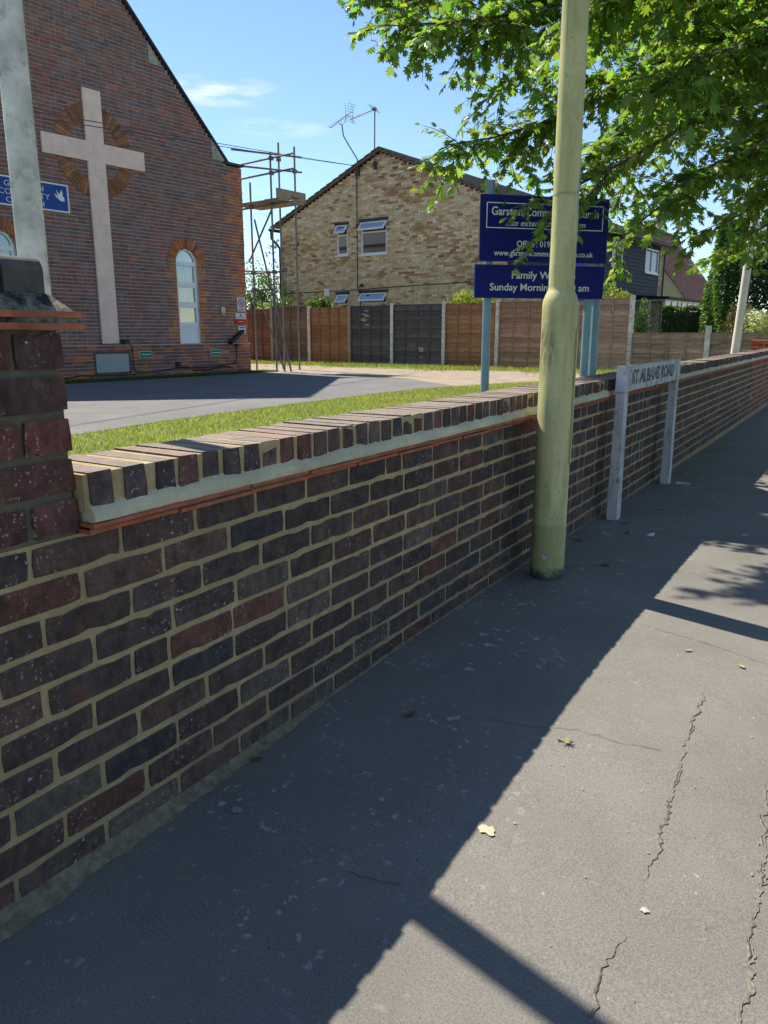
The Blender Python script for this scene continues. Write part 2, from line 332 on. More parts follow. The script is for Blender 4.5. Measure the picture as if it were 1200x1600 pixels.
def vnoise(x, y, seed=0):                               # cheap smooth value noise
    def h(i, j): return (math.sin(i*127.1+j*311.7+seed*74.7)*43758.5453) % 1
    i, j = math.floor(x), math.floor(y); f, g = x-i, y-j; f = f*f*(3-2*f); g = g*g*(3-2*g)
    return (h(i, j)*(1-f)+h(i+1, j)*f)*(1-g)+(h(i, j+1)*(1-f)+h(i+1, j+1)*f)*g
def pick(rr, table):
    t = rr.random()*sum(w for w, c in table)
    for w, c in table:
        t -= w
        if t <= 0: return c
    return table[-1][1]
def jit(c, rr, a=.15): k = 1+rr.uniform(-a, a); return tuple(x*k for x in c)
# ================================================================== THE SETTING
def gz(y):                                              # gentle rise and fall of the pavement along the wall
    ks = [(-60, 0), (1.2, 0), (2.6, .03), (4.2, .022), (6, 0), (9, -.04), (14, -.06), (400, -.06)]
    for (a, p), (b, q) in zip(ks, ks[1:]):
        if y <= b: return p+(q-p)*max(0, (y-a)/(b-a))
    return -.06
ys = [-60, -20, -5, 0]+[i*.3 for i in range(2, 60)]+[20, 30, 60, 120, 400]
def sheet(name, mat, x0, x1, ys, zf):
    m = MB(); n = len(ys)
    m.add([(x, y, zf(y)) for y in ys for x in (x0, x1)], [(2*i, 2*i+1, 2*i+3, 2*i+2) for i in range(n-1)]); return m.build(name, mat)
pave = struct(sheet('pavement', M_PAVE, -.12, 3.4, ys, gz))
kb = MB()
for i in range(len(ys)-1):
    if ys[i] < -20 or ys[i] > 60: continue
    kb.hexa([(3.4, ys[i], -.3), (3.52, ys[i], -.3), (3.52, ys[i+1], -.3), (3.4, ys[i+1], -.3), (3.4, ys[i], gz(ys[i])+.003), (3.52, ys[i], gz(ys[i])), (3.52, ys[i+1], gz(ys[i+1])), (3.4, ys[i+1], gz(ys[i+1])+.003)])
struct(kb.build('kerb', M_KERB))
struct(sheet('road', M_ROAD, 3.5, 11, ys, lambda y: gz(y)-.12))
G = .25
struct(MB().add([(-600, -300, -.4), (600, -300, -.4), (600, 900, -.4), (-600, 900, -.4)], [(0, 1, 2, 3)]).build('ground', M_SOIL))
yard = struct(MB().add([(-120, -40, G), (-.1, -40, G), (-.1, 200, G), (-120, 200, G)], [(0, 1, 2, 3)]).build('yard_ground', M_SOIL))
drive_poly = [(-5.0, -30), (-5.02, 2), (-5.12, 4.7), (-5.3, 6), (-5.36, 7.7), (-5.38, 10), (-5.32, 12), (-5.08, 13.1), (-5.4, 13.35), (-6.1, 13.9), (-6.9, 14.5), (-7.9, 15.0), (-9.8, 15.2), (-11.4, 15.0), (-11.55, 12), (-11.9, 8.4), (-12.2, 4), (-12.5, -30)]
struct(MB().add([(x, y, G+.008) for x, y in drive_poly], [tuple(range(len(drive_poly)))]).build('drive', M_DRIVE))
grav = [(-5.0, 13.0), (-4.68, 14.2), (-4.27, 15.1), (-3.93, 16.6), (-3.7, 19.2), (-5.5, 18.9), (-8, 18.4), (-11, 18.3), (-16.5, 19.4), (-20, 19.5), (-20, 15.4), (-12.4, 15.25), (-11.4, 15.0), (-11, 13), (-6, 11)]
struct(MB().add([(x, y, G+.004) for x, y in grav], [tuple(range(len(grav)))]).build('gravel_path', M_GRAVEL))
def inside(x, y, poly):
    r = False
    for (a, b), (c, d) in zip(poly, poly[1:]+poly[:1]):
        if (b > y) != (d > y) and x < (c-a)*(y-b)/(d-b)+a: r = not r
    return r
# ------------------------------------------------------------------ cracks, patches and mortar haunch on the pavement
def strip(name, pts, w, mat, dz, seed, gate=False):
    rr = random.Random(seed); P_ = []; sd_ = seed % 40
    for (a, b), (c, d) in zip(pts, pts[1:]):
        n = max(2, int(math.hypot(c-a, d-b)/.006))
        for k in range(n):
            y = b+(d-b)*k/n; P_.append((a+(c-a)*k/n+(vnoise(y*22, sd_)-.5)*.016+(vnoise(y*75, sd_+9)-.5)*.012, y))
    vs = []; N_ = len(P_)
    for i, (x, y) in enumerate(P_):
        t = min(1, 5*min(i, N_-1-i)/N_); g1 = vnoise(y*16, sd_+3); ww = w*t*(.25+1.1*g1)*rr.uniform(.6, 1.15)
        if gate: ww *= max(0, min(1, (vnoise(y*13, sd_+20)-.42)*6)); x += (vnoise(y*9, sd_+5)-.5)*w*1.6
        vs += [(x-ww, y, gz(y)+dz), (x+ww, y+.001, gz(y)+dz)]
    MB().add(vs, [(2*i, 2*i+1, 2*i+3, 2*i+2) for i in range(N_-1)]).build(name, mat, pave)
cr = [([(1.105, 2.70), (1.114, 2.52), (1.121, 2.225), (1.13, 2.11), (1.14, 1.956), (1.16, 1.75), (1.165, 1.6)], .006), ([(1.171, 1.435), (1.153, 1.40), (1.152, 1.315), (1.16, 1.21), (1.16, 1.05)], .006),
      ([(1.36, 2.2), (1.369, 1.94), (1.386, 1.81), (1.392, 1.67), (1.386, 1.56), (1.397, 1.45), (1.399, 1.33), (1.41, 1.1)], .008)]
for i, (p, w) in enumerate(cr):
    strip('crack_fill', p, w, M_CSAND, .0025, i); strip('crack', p, w*.16, M_CRACK, .0045, i+40, True)
for i, p in enumerate([[(.55, 2.10), (.68, 2.129), (.809, 2.185), (.934, 2.173), (1.088, 2.205)], [(.52, 1.27), (.61, 1.292), (.70, 1.31)], [(.718, 3.489), (.982, 3.418), (1.241, 3.368), (1.6, 3.3)], [(.761, 3.194), (1.032, 3.122), (1.275, 3.027), (1.6, 2.95)]]):
    m = MB(); rr = random.Random(i); Q = []
    for (a, b), (c, d) in zip(p, p[1:]):
        n = max(2, int(math.hypot(c-a, d-b)/.02)); Q += [(a+(c-a)*k/n, b+(d-b)*k/n+rr.uniform(-.006, .006)) for k in range(n)]
    vs = []
    for x, y in Q: w = rr.uniform(.0003, .0014); vs += [(x, y-w, gz(y)+.003), (x, y+w, gz(y)+.003)]
    m.add(vs, [(2*k, 2*k+2, 2*k+3, 2*k+1) for k in range(len(Q)-1)]).build('hairline_crack', M_CRACK, pave)
m = MB(); vs = []; y = -.6
hy = []
while y < 7: hy.append(y); y += .02
for y in hy:
    k = max(.15, min(1, (2.3-y)/1.2)); w = (.008+.024*vnoise(y*5, 1)+.022*vnoise(y*19, 4)+.016*random.random()*vnoise(y*40, 7))*k
    vs += [(-.02, y, gz(y)+.035*k+.006), (.004+w*.35, y, gz(y)+.012*k+.003), (w+.006, y, gz(y)+.0015)]
m.add(vs, [q for i in range(len(hy)-1) for q in ((3*i, 3*i+1, 3*i+4, 3*i+3), (3*i+1, 3*i+2, 3*i+5, 3*i+4))]).build('mortar_haunch', M_MORTP if False else M_SAND, pave)
# ================================================================== BOUNDARY WALL
wall = thing('boundary_wall', 'long low dark brick boundary wall with buff mortar and brick on edge coping', 'wall', (0, 0, 0))
WEND = 16.4; PIER = 1.04; CH = .0805; NB_ = 10; TB = .812
MB().box((-.235, PIER-.5, -.25), (-.0035, WEND, TB-.001)).build('mortar_core', M_MORTAR, wall)
MB().box((-.225, PIER+.002, TB), (-.015, WEND, .86)).build('tile_bed', M_MORTP, wall)
BT = [(30, (.070, .055, .051)), (26, (.088, .064, .056)), (22, (.104, .068, .056)), (8, (.132, .064, .050)), (7, (.062, .058, .061)), (2, (.17, .066, .046)), (6, (.118, .10, .08))]
def ragged(L, H, dep, seed, ny=6, nz_=2, j=.0011):
    rr = random.Random(seed); o = []
    def e(corner=False): return rr.uniform(.001, .006) if corner else (rr.uniform(.003, .008) if rr.random() < .09 else rr.uniform(-.0008, j))
    for k in range(ny): o.append((-L/2+L*k/ny+(rr.uniform(-.012, .012) if k else rr.uniform(.0, .005)), -H/2+(e(True)*.4 if k == 0 else e())))
    for k in range(nz_): o.append((L/2-e(k == 0)*.7, -H/2+H*k/nz_+(0 if k else .003)))
    for k in range(ny): o.append((L/2-L*k/ny-(rr.uniform(-.012, .012) if k else rr.uniform(.0, .005)), H/2-(e(True)*.4 if k == 0 else e())))
    for k in range(nz_): o.append((-L/2+e(k == 0)*.7, H/2-H*k/nz_-(0 if k else .003)))
    n = len(o); vs = [(0, a, b) for a, b in o]+[(-dep, a, b) for a, b in o]
    return vs, [tuple(range(n))]+[(i, n+i, n+(i+1) % n, (i+1) % n) for i in range(n)]
BL, BH = .226, .0655
SV = [ragged(BL, BH, .03, s) for s in range(20)]; HV = [ragged(.106, BH, .03, 50+s, 3, 2) for s in range(8)]
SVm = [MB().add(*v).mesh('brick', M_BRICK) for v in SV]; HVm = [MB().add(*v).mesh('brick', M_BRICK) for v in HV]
rr = random.Random(3); bricks = []
for i in range(NB_):
    z = TB-CH*(i+.5); y = .45-(.12 if i % 2 else 0)+rr.uniform(-.015, .015)
    while y < WEND:
        head = rr.random() < (.06 if y < 4.2 else .42); l = .106 if head else BL
        bricks.append((y+l/2, z+rr.uniform(-.002, .002), head)); y += l+.0135+rr.uniform(-.003, .003)
bricks = [b for b in bricks if not (b[1] > TB-CH and b[0] < PIER-.6)]
bricks.sort(key=lambda b: (b[0]-0)**2 if b[0] > .75 else 1e3-b[0])
far = MB(); nobj = 0
for (y, z, head) in bricks:
    if y < .3: continue
    c = jit(pick(rr, BT), rr, .18); rot = rr.uniform(-.006, .006); px = rr.uniform(-.0018, .0022) if y < 4 else rr.uniform(-.003, -.0008)
    if z < .22: c = tuple(a*.8+.022*vnoise(y*1.2, z*4, 6) for a in c)
    if y > 13.0: c = (c[0]*2.2, c[1]*1.2, c[2]*1.05)
    if nobj < 300 and y > .6:
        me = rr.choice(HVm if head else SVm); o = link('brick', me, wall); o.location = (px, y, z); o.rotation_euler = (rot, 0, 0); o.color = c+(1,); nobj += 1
    else:
        vs, fs = rr.choice(HV if head else SV); far.col = c; far.add([(a+px, b+y, d+z) for a, b, d in vs], fs)
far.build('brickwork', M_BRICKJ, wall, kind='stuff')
# creasing tiles, two courses, mortar bed between, sloped fillet above
tm = [MB().box((-.22, -.131, -.0048), (.004*k, .131, .0048)).mesh('creasing_tile', M_TILE) for k in (-1, 0, 1, 2)]
jt = MB()
for r_, (z, x) in enumerate(((TB+.0035, .036), (TB+.0195, .042))):
    y = PIER+.004+.131+(.0 if r_ else .0)
    if r_: y += 0
    while y < WEND-.1:
        if y < 7.5:
            o = link('creasing_tile', rr.choice(tm), wall); o.location = (x+rr.uniform(-.006, .004), y, z+rr.uniform(-.0015, .0015)); o.rotation_euler = (rr.uniform(-.008, .008), 0, rr.uniform(-.015, .015))
        else: jt.box((-.2, y-.131, z-.0048), (x+rr.uniform(-.006, .004), y+.131, z+.0048))
        y += .266
jt.build('tile_course', M_TILE, wall, kind='stuff')
m = MB(); vs = []; y = PIER+.012; n = 0
while y < WEND:
    a = vnoise(y*7, 3)*.006+vnoise(y*29, 9)*.003; b_ = vnoise(y*11, 8); t_ = 1.7*vnoise(y*31, 5)*vnoise(y*9, 2)
    vs += [(-.02, y, .90), (.018, y, .880+.008*t_), (.032+a, y, .861+.010*t_), (.037+a, y, .853), (.040+.006*b_, y, .843-.004*vnoise(y*17, 2)), (.038, y, TB+.0248), (-.02, y, TB+.0246)]; y += .02; n += 1
m.add(vs, [(7*i+k, 7*i+k+1, 7*i+k+8, 7*i+k+7) for i in range(n-1) for k in range(6)]+[tuple(range(7)), tuple(7*(n-1)+k for k in range(6, -1, -1))]).build('mortar_fillet', M_FILLET, wall, smooth=True)
vs = []; y = PIER+.005; n = 0
while y < WEND: vs += [(.026+.005*vnoise(y*30, 2), y, TB+.007), (.028+.006*vnoise(y*31, 6), y, TB+.016)]; y += .03; n += 1
MB().add(vs, [(2*i, 2*i+2, 2*i+3, 2*i+1) for i in range(n-1)]).build('tile_joint', M_MORTP, wall)
# brick on edge coping
CT = [(25, (.085, .066, .062)), (22, (.07, .06, .06)), (18, (.105, .07, .062)), (6, (.13, .065, .052)), (8, (.12, .10, .085))]
def copb(seed):
    rr = random.Random(seed); L, Wd, H = .252, .061, .104; q = lambda a: a+rr.uniform(-.0025, .0025); b = .0022
    ring = []
    for x in (0, -L):
        ring.append([(x, q(-Wd/2), rr.uniform(0, .012)), (x, q(Wd/2), rr.uniform(0, .012)), (x, q(Wd/2), q(H*.5)), (x+(-b if x == 0 else b), q(Wd/2)-b*.5, H-.002), (x+(-b if x == 0 else b), q(-Wd/2)+b*.5, H-rr.uniform(0, .004)), (x, q(-Wd/2), q(H*.5))])
    vs = ring[0]+ring[1]
    return vs, [tuple(range(6)), tuple(range(11, 5, -1))]+[(i, i+6, (i+1) % 6+6, (i+1) % 6) for i in range(6)]
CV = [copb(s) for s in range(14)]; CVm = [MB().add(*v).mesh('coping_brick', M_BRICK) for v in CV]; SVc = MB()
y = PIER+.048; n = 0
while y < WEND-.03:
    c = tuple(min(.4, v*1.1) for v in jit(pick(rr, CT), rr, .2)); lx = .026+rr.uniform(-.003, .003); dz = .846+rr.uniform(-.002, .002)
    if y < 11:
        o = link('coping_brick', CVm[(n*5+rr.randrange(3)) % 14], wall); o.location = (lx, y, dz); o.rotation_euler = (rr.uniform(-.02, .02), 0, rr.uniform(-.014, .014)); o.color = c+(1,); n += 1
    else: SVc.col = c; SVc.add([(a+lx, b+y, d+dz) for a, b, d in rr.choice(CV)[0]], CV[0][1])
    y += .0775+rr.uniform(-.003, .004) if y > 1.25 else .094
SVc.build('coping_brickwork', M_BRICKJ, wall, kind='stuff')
MB().box((-.218, PIER+.004, .861), (.0220, WEND, .9452)).build('coping_mortar', M_MORTAR, wall)
# ------------------------------------------------------------------ gate pier at the near end
pier = thing('brick_pier', 'square brick gate pier with tile creasing and dark capped top at wall end', 'pier', (0, .81, 0))
og = (0, .81, 0); PY0 = .575
MB().box((-.44, PY0, -.2), (-.0065, PIER-.006, 1.2545)).build('mortar_core', M_MORTP, pier, og)
pc = [(28, (.092, .058, .054)), (28, (.118, .056, .048)), (12, (.145, .06, .048)), (12, (.066, .06, .063))]
PV = {}
for i in range(6):
    z = TB+.0443+i*.0887 if i < 5 else None
    if z is None: break
    cuts = [(PY0, .80), (.812, PIER)] if i % 2 else [(PY0, .68), (.692, .918), (.930, PIER)]
    for a, b in cuts:
        v, f = ragged(b-a, .073, .05, int(i*10+a*100), 6, 2)
        o = link('brick', MB().add(v, f).mesh('brick', M_BRICK), pier); o.location = (rr.uniform(-.001, .004), (a+b)/2-.81, z); o.color = jit(pick(rr, pc), rr)+(1,)
    for a, b in ((-.43, -.225), (-.213, -.008)):
        v, f = ragged(b-a, .073, .05, i+200, 6, 2); o = link('brick', MB().add(v, f).mesh('brick', M_BRICK), pier); o.location = ((a+b)/2, PIER-.81+.001, z); o.rotation_euler = (0, 0, R(90)); o.color = jit(pick(rr, pc), rr)+(1,)
for z, e in ((1.2615, .036), (1.2855, .034)):
    for a, b in ((PY0-e, .8085), (.8105, PIER+e)): MB().box((-.44-e, a, z-.0065), (e-.002, b, z+.0065)).build('creasing_tile', M_TILE, pier, og)
MB().box((-.46, PY0-.022, 1.268), (.024, PIER+.026, 1.279)).build('tile_joint', M_FLAUNCH, pier, og)
def frustum(x0, x1, y0, y1, z0, X0, X1, Y0, Y1, z1): return [(x0, y0, z0), (x1, y0, z0), (x1, y1, z0), (x0, y1, z0), (X0, Y0, z1), (X1, Y0, z1), (X1, Y1, z1), (X0, Y1, z1)]
MB().hexa(frustum(-.46, .020, PY0-.02, PIER+.024, 1.292, -.41, -.025, PY0+.04, PIER-.004, 1.328)).build('flaunching', M_FLAUNCH, pier, og)
def bull(y0, y1, seed):
    m = MB(); x0, x1, z0, z1 = -.40, -.032, 1.315, 1.402; pr = []
    for k in range(7): a = k/6*math.pi/2; pr.append((x1-.03+.03*math.cos(a), z1-.03+.03*math.sin(a)))
    prof = [(x0, z0), (x1, z0)]+pr+[(x0, z1)]
    r0 = random.Random(seed)
    return m.prism([(a, y0+r0.uniform(0, .003), b) for a, b in prof], (0, y1-y0, 0))
for a, b in ((.60, .715), (.721, .82), (.826, .932), (.9435, 1.034)): bull(a, b, int(a*100)).build('cap_brick', M_DARKSTONE, pier, og)
m = MB(); m.hexa(frustum(-.39, -.04, .930, .946, 1.32, -.38, -.05, .932, .944, 1.404)); m.build('cap_joint', M_FLAUNCH, pier, og)
# ================================================================== CHURCH
CR = R(85); church = thing('church', 'red and purple brick church gable with large painted cross', 'church', (-12.2, 15.3, 0), CR)
I = lambda u, d, z: (u, d, z)
APEX, SHO, HALF = 8.83, 5.2, 4.06
WINS = (-1.85, -6.27); WHW, WZ0, WZ1 = .315, .985, 2.84
def cspan(z):
    a, b = -8.12, 0
    if z > SHO: k = .5+(z-SHO)/1.01; a, b = -8.12+k, -k
    if b <= a: return []
    iv = [(a, b)]
    if z > WZ0:
        for c in WINS:
            if z < WZ1: h = WHW
            elif z < WZ1+WHW: h = math.sqrt(WHW**2-(z-WZ1)**2)
            else: continue
            iv = [q for (p, r) in iv for q in ((p, min(r, c-h)), (max(p, c+h), r)) if q[1]-q[0] > .01]
    return iv
PUR = [(32, (.205, .138, .135)), (24, (.235, .132, .12)), (14, (.255, .122, .105)), (10, (.165, .128, .132)), (1, (.33, .145, .085))]
ORA = [(10, (.44, .165, .07)), (8, (.37, .135, .065)), (4, (.48, .20, .08)), (3, (.27, .11, .07))]
REDP = [(20, (.275, .118, .095)), (18, (.24, .125, .108)), (14, (.195, .13, .122)), (1, (.36, .15, .085))]
def ccol(s, z, rr):
    tooth = .12 if int(z/.2288) % 2 else 0
    if s > -.30-tooth*1.6 and z < SHO+.2: return jit(pick(rr, ORA), rr)
    for c in WINS:
        if abs(s-c) < WHW+.12+tooth and z < 3.0: return jit(pick(rr, ORA), rr)
    n = vnoise(s*.8, z*1.3, 2)*.6+vnoise(s*2.2, z*3.5, 5)*.4
    return jit(pick(rr, REDP if n > .56 or z < 2.6 and n > .44 else PUR), rr, .18)
bm, mm = MB(), MB()
lay(bm, mm, I, cspan, .97, 103, .0763, .222, .013, ccol, dm=.009, dep=.3, header=.3, seed=4)
bm.build('brickwork', M_BRICKF, church, kind='stuff'); mm.build('mortar_core', M_MORTF, church)
bm, mm = MB(), MB()
def pspan(z):
    iv = [(-8.12, .03)]
    if .38 < z < .81: iv = [(-8.12, -4.47), (-3.63, .03)]
    return iv
lay(bm, mm, I, pspan, .20, 10, .0763, .222, .0105, lambda s, z, r: jit(pick(r, ORA+REDP), r, .2), d0=-.035, dm=.009, dep=.3, header=.2, seed=5)
pl = bm.build('plinth_brickwork', M_BRICKF, church, kind='stuff'); mm.build('plinth_mortar', M_MORTF, church)
MB().box((-8.13, -.055, .963), (.035, -.001, .985)).build('plinth_ledge', M_LEDGE, church)
m = MB(); frame(m, -4.50, -3.60, .36, .83, .035, I, -.042, .05); m.build('vent_surround', M_DARKSTONE, church)
MB().box((-4.464, -.028, .396), (-3.636, .02, .794)).build('vent_panel', M_GREYBOARD, church)
# cross of painted brickwork
def cross_span(z): return [(-4.265, -3.855)] if not 4.67 < z < 5.055 else [(-5.235, -2.885)]
bm, mm = MB(), MB(); lay(bm, mm, I, cross_span, .99, 66, .0763, .222, .006, lambda s, z, r: (1, 1, 1), d0=-.045, dm=.003, dep=.04, header=.3, seed=6)
k = len(mm.v); bm.v, bm.f, bm.c = mm.v+bm.v, mm.f+[tuple(i+k for i in f) for f in bm.f], mm.c+bm.c
bm.build('cross', M_PINK, church)
MB().box((-4.32, -.07, .987), (-3.80, -.002, 1.01)).build('cross_foot', M_DARKSTONE, church)
def voussoirs(c, z, r0, r1, a0, a1, n, d0, d1, skip=None, tone=(1, 1, 1)):
    m = MB(); rr = random.Random(int(c*10))
    for k in range(n):
        A, B = a0+(a1-a0)*(k+.06)/n, a0+(a1-a0)*(k+.94)/n; mid = (A+B)/2
        if skip and skip(c+math.cos(mid)*(r0+r1)/2, z+math.sin(mid)*(r0+r1)/2): continue
        m.col = tuple(x*y for x, y in zip(jit(pick(rr, ORA), rr, .25), tone)); e = rr.uniform(-.003, .003)
        p = [(c+r*math.cos(t), d0+e, z+r*math.sin(t)) for t, r in ((A, r0), (A, r1), (B, r1), (B, r0))]; m.prism(p, (0, d1-d0, 0))
    return m
sk = lambda s, z: -4.33 < s < -3.79 or 4.6 < z < 5.12 and False
voussoirs(-4.06, 4.86, .60, .90, 0, 2*math.pi, 70, -.012, .004, tone=(.74, .86, 1.0)).build('brick_ring', M_BRICKF, church, kind='stuff')
for c in WINS: voussoirs(c, WZ1, WHW+.005, WHW+.225, 0, math.pi, 19, -.012, .10).build('brick_arch', M_BRICKF, church, kind='stuff')
def arch_window(c):
    w = MB(); f = .055
    w.box((c-WHW+.004, .05, WZ0), (c-WHW+f, .11, WZ1)); w.box((c+WHW-f, .05, WZ0), (c+WHW-.004, .11, WZ1))
    n = 14
    for k in range(n):
        A, B = math.pi*k/n, math.pi*(k+1)/n; r0, r1 = WHW-f, WHW-.004
        w.prism([(c+r*math.cos(t), .05, WZ1+r*math.sin(t)) for t, r in ((A, r0), (A, r1), (B, r1), (B, r0))], (0, .06, 0))
    rails = [(2.78, .075), (2.295, .085), (1.83, .10), (1.36, .10), (.985, .05)]
    for z, h in rails: w.box((c-WHW+f, .053, z), (c+WHW-f, .107, z+h))
    fo = w.build('window_frame', M_WHITE, church)
    MB().box((c-WHW+f, .07, 1.035), (c+WHW-f, .09, 1.36)).build('lower_panel', M_WHITE, fo)
    for z0, z1 in ((2.38, 2.78), (1.93, 2.295), (1.46, 1.83)):
        b = MB(); frame(b, c-WHW+f, c+WHW-f, z0, z1, .018, I, .058, .085); b.build('pane_bead', M_WHITE, fo)
        MB().box((c-WHW+f, .086, z0), (c+WHW-f, .090, z1)).build('pane', M_GLASS, fo)
    a = [(c+(WHW-f)*math.cos(t*math.pi/12), .086, WZ1+.015+(WHW-f-.0)*math.sin(t*math.pi/12)) for t in range(13)]
    MB().prism(a, (0, .004, 0)).build('pane', M_GLASS, fo)
    cm = MB(); n = 28
    cm.add([(c-.3+.6*k/n, .17+.02*math.sin(k*1.7), z) for z in (1.3, 2.75) for k in range(n+1)], [(k, k+1, n+2+k, n+1+k) for k in range(n)]); cm.build('curtain', M_CURT, fo, smooth=True)
    MB().box((c-.34, .28, .98), (c+.34, .29, 3.2)).build('room_back', M_DARKIN, fo)
for c in WINS: arch_window(c)
# gable verge, kneelers, shoulders, body, roof
m = MB()
for sg in (-1, 1):
    a = (-HALF+sg*(HALF-.42), SHO-.02); b = (-HALF, APEX+.06)
    m.hexa([(a[0], -.05, a[1]), (a[0], .35, a[1]), (b[0], .35, b[1]), (b[0], -.05, b[1]), (a[0], -.05, a[1]+.05), (a[0], .35, a[1]+.05), (b[0], .35, b[1]+.05), (b[0], -.05, b[1]+.05)])
m.build('verge_coping', M_SLATE, church)
for s0, z0, w, h in ((-.98, 5.22, .50, .46), (-2.62, 6.86, .42, .42)):
    for sg in (1, -1):
        f = lambda s: s if sg == 1 else -8.12-s
        q = [(f(s0+.04), -.014, z0+h), (f(s0+.05), -.014, z0+.02), (f(s0+w-.03), -.014, z0+.02)]
        MB().prism(q if sg == 1 else q[::-1], (0, .1, 0)).build('kneeler', M_STONE, church)
for a, b in ((-.56, .05), (-8.17, -7.56)): MB().box((a, -.05, SHO+.0), (b, .35, SHO+.05)).build('shoulder_cap', M_SLATE, church)
m = MB(); m.box((-8.11, .31, 0), (-7.8, 14, SHO)); m.box((-.31, .31, 0), (-.01, 14, SHO)); m.box((-7.8, 13.7, 0), (-.31, 14, SHO)); m.build('side_wall', M_MORTF, church)
for sg in (-1, 1):
    e = -HALF+sg*(HALF+.1); z = SHO-.35
    q = [(e, .36, z+.25), (e, 14.2, z+.25), (-HALF, 14.2, APEX-.1), (-HALF, .36, APEX-.1)]; MB().prism(q if sg > 0 else q[::-1], (0, 0, .12)).build('roof', M_SLATE, church)
bm, mm = MB(), MB(); lay(bm, mm, I, lambda z: [(-12.1, -8.13)], .2, 108, .0763, .222, .0105, lambda s, z, r: jit(pick(r, PUR+REDP), r), dm=.009, dep=.4, seed=9)
sw = mm.build('added_shadow_tower', M_MORTF, church); bm.build('brickwork', M_BRICKF, sw, kind='stuff'); MB().box((-12.1, .41, 0), (-8.13, 4, 8.44)).build('added_tower_body', M_MORTF, sw)  # tower added out of view to cast the left part of the drive shadow
MB().box((-12.2, -.06, 8.445), (-8.1, 4.1, 8.55)).build('added_tower_cap', M_SLATE, sw)
# cables on the plinth
m = MB(); m.path([(-3.62, -.06, .99), (-3.55, -.06, .95), (-3.55, -.06, .45), (-3.45, -.06, .36), (-2.9, -.06, .37), (-2.3, -.06, .44), (-1.9, -.06, .42), (-1.2, -.06, .42), (-.75, -.06, .46), (-.52, -.06, .5), (-.47, -.06, .62), (-.47, -.06, .92)], .011, 5)
m.path([(-5.4, -.06, .28), (-4.9, -.06, .36), (-4.4, -.06, .34), (-3.5, -.06, .33)], .011, 5); m.path([(-1.9, -.06, .35), (-1.3, -.06, .36), (-.9, -.06, .42), (-.6, -.06, .36)], .011, 5); m.build('cable', M_GUT, church)
# --- things fixed to the church front
def on_church(u, d, z): v = Matrix.Rotation(CR, 3, 'Z') @ Vector((u, d, 0)); return (-12.2+v.x, 15.3+v.y, z)
def ch_thing(name, label, cat, u, z, d=-.02): return thing(name, label, cat, on_church(u, d, z), CR)
s = ch_thing('church_name_board', 'blue church name board with white border and white dove', 'sign', -5.5, 3.6)
MB().box((-.98, -.015, 0), (.72, .015, .50)).build('board', M_BLUE, s)
m = MB(); frame(m, -.995, .735, -.015, .515, .028, I, -.022, .016); m.build('border', M_WHITE, s)
for t, z, w in (('GARSTON', .335, .78), ('COMMUNITY', .19, 1.02), ('CHURCH', .045, .76)):
    text_mb(t, w, lambda u, y, e, z=z: (u-.185, -.018-e, z+y), .105, weight=-.01).build('lettering', M_WHITE, s)
dv = [(.36, .33), (.40, .30), (.43, .27), (.41, .40), (.46, .31), (.52, .41), (.535, .35), (.53, .29), (.57, .265), (.56, .24), (.58, .21), (.53, .205), (.56, .185), (.47, .20), (.43, .235), (.39, .26)]
MB().prism([(a+.07, -.022, b+.0) for a, b in dv][::-1], (0, .006, 0)).build('dove', M_WHITE, s)
s = ch_thing('speed_limit_sign', 'white sign with red ringed 10 and SLOW above the other corner notices', 'sign', -.22, 1.76)
MB().box((-.13, -.01, 0), (.13, .01, .34)).build('plate', M_SWHITE, s)
ring = MB(); n = 28
for k in range(n):
    A, B = 2*math.pi*k/n, 2*math.pi*(k+1)/n; ring.prism([(r*math.cos(t), -.014, .205+r*math.sin(t)) for t, r in ((A, .083), (A, .108), (B, .108), (B, .083))], (0, .003, 0))
ring.build('red_ring', M_RED, s)
text_mb('1', .022, lambda u, y, e: (u-.035, -.0115-e, .158+y), .095, weight=.02).build('digit', M_BLACK, s); text_mb('0', .062, lambda u, y, e: (u+.022, -.0115-e, .158+y), .095, weight=.02).build('digit', M_BLACK, s); text_mb('SLOW', .20, lambda u, y, e: (u, -.0115-e, .02+y), .055).build('lettering', M_BLACK, s)
s = ch_thing('warning_notice', 'white notice with red lower band below the speed sign', 'sign', -.25, 1.46)
MB().box((-.17, -.01, .115), (.17, .01, .26)).build('plate', M_SWHITE, s); MB().box((-.17, -.01, 0), (.17, .01, .115)).build('red_band', M_RED, s)
MB().box((-.08, -.013, .045), (.08, -.0105, .06)).build('lettering', M_SWHITE, s); MB().box((-.12, -.013, .14), (.12, -.0105, .15)).build('lettering', M_BLACK, s); MB().box((-.03, -.013, .18), (.03, -.0105, .23)).build('symbol', M_RED, s)
s = ch_thing('arrow_notice', 'small white notice with a black arrow above the floodlight', 'sign', -.22, 1.22)
MB().box((-.125, -.01, 0), (.125, .01, .185)).build('plate', M_SWHITE, s)
MB().prism([(x, -.013, z) for x, z in ((-.1, .05), (.04, .05), (.04, .025), (.1, .068), (.04, .11), (.04, .085), (-.1, .085))], (0, .0025, 0)).build('arrow', M_BLACK, s); MB().box((-.09, -.013, .13), (.09, -.0105, .155)).build('lettering', M_BLUE, s)
s = ch_thing('yellow_notice', 'tiny white and yellow warning notice beside the arched window', 'sign', -.815, 1.68)
MB().box((-.055, -.008, .075), (.055, .008, .175)).build('plate', M_SWHITE, s); MB().box((-.055, -.008, 0), (.055, .008, .075)).build('yellow_band', M_YEL, s)
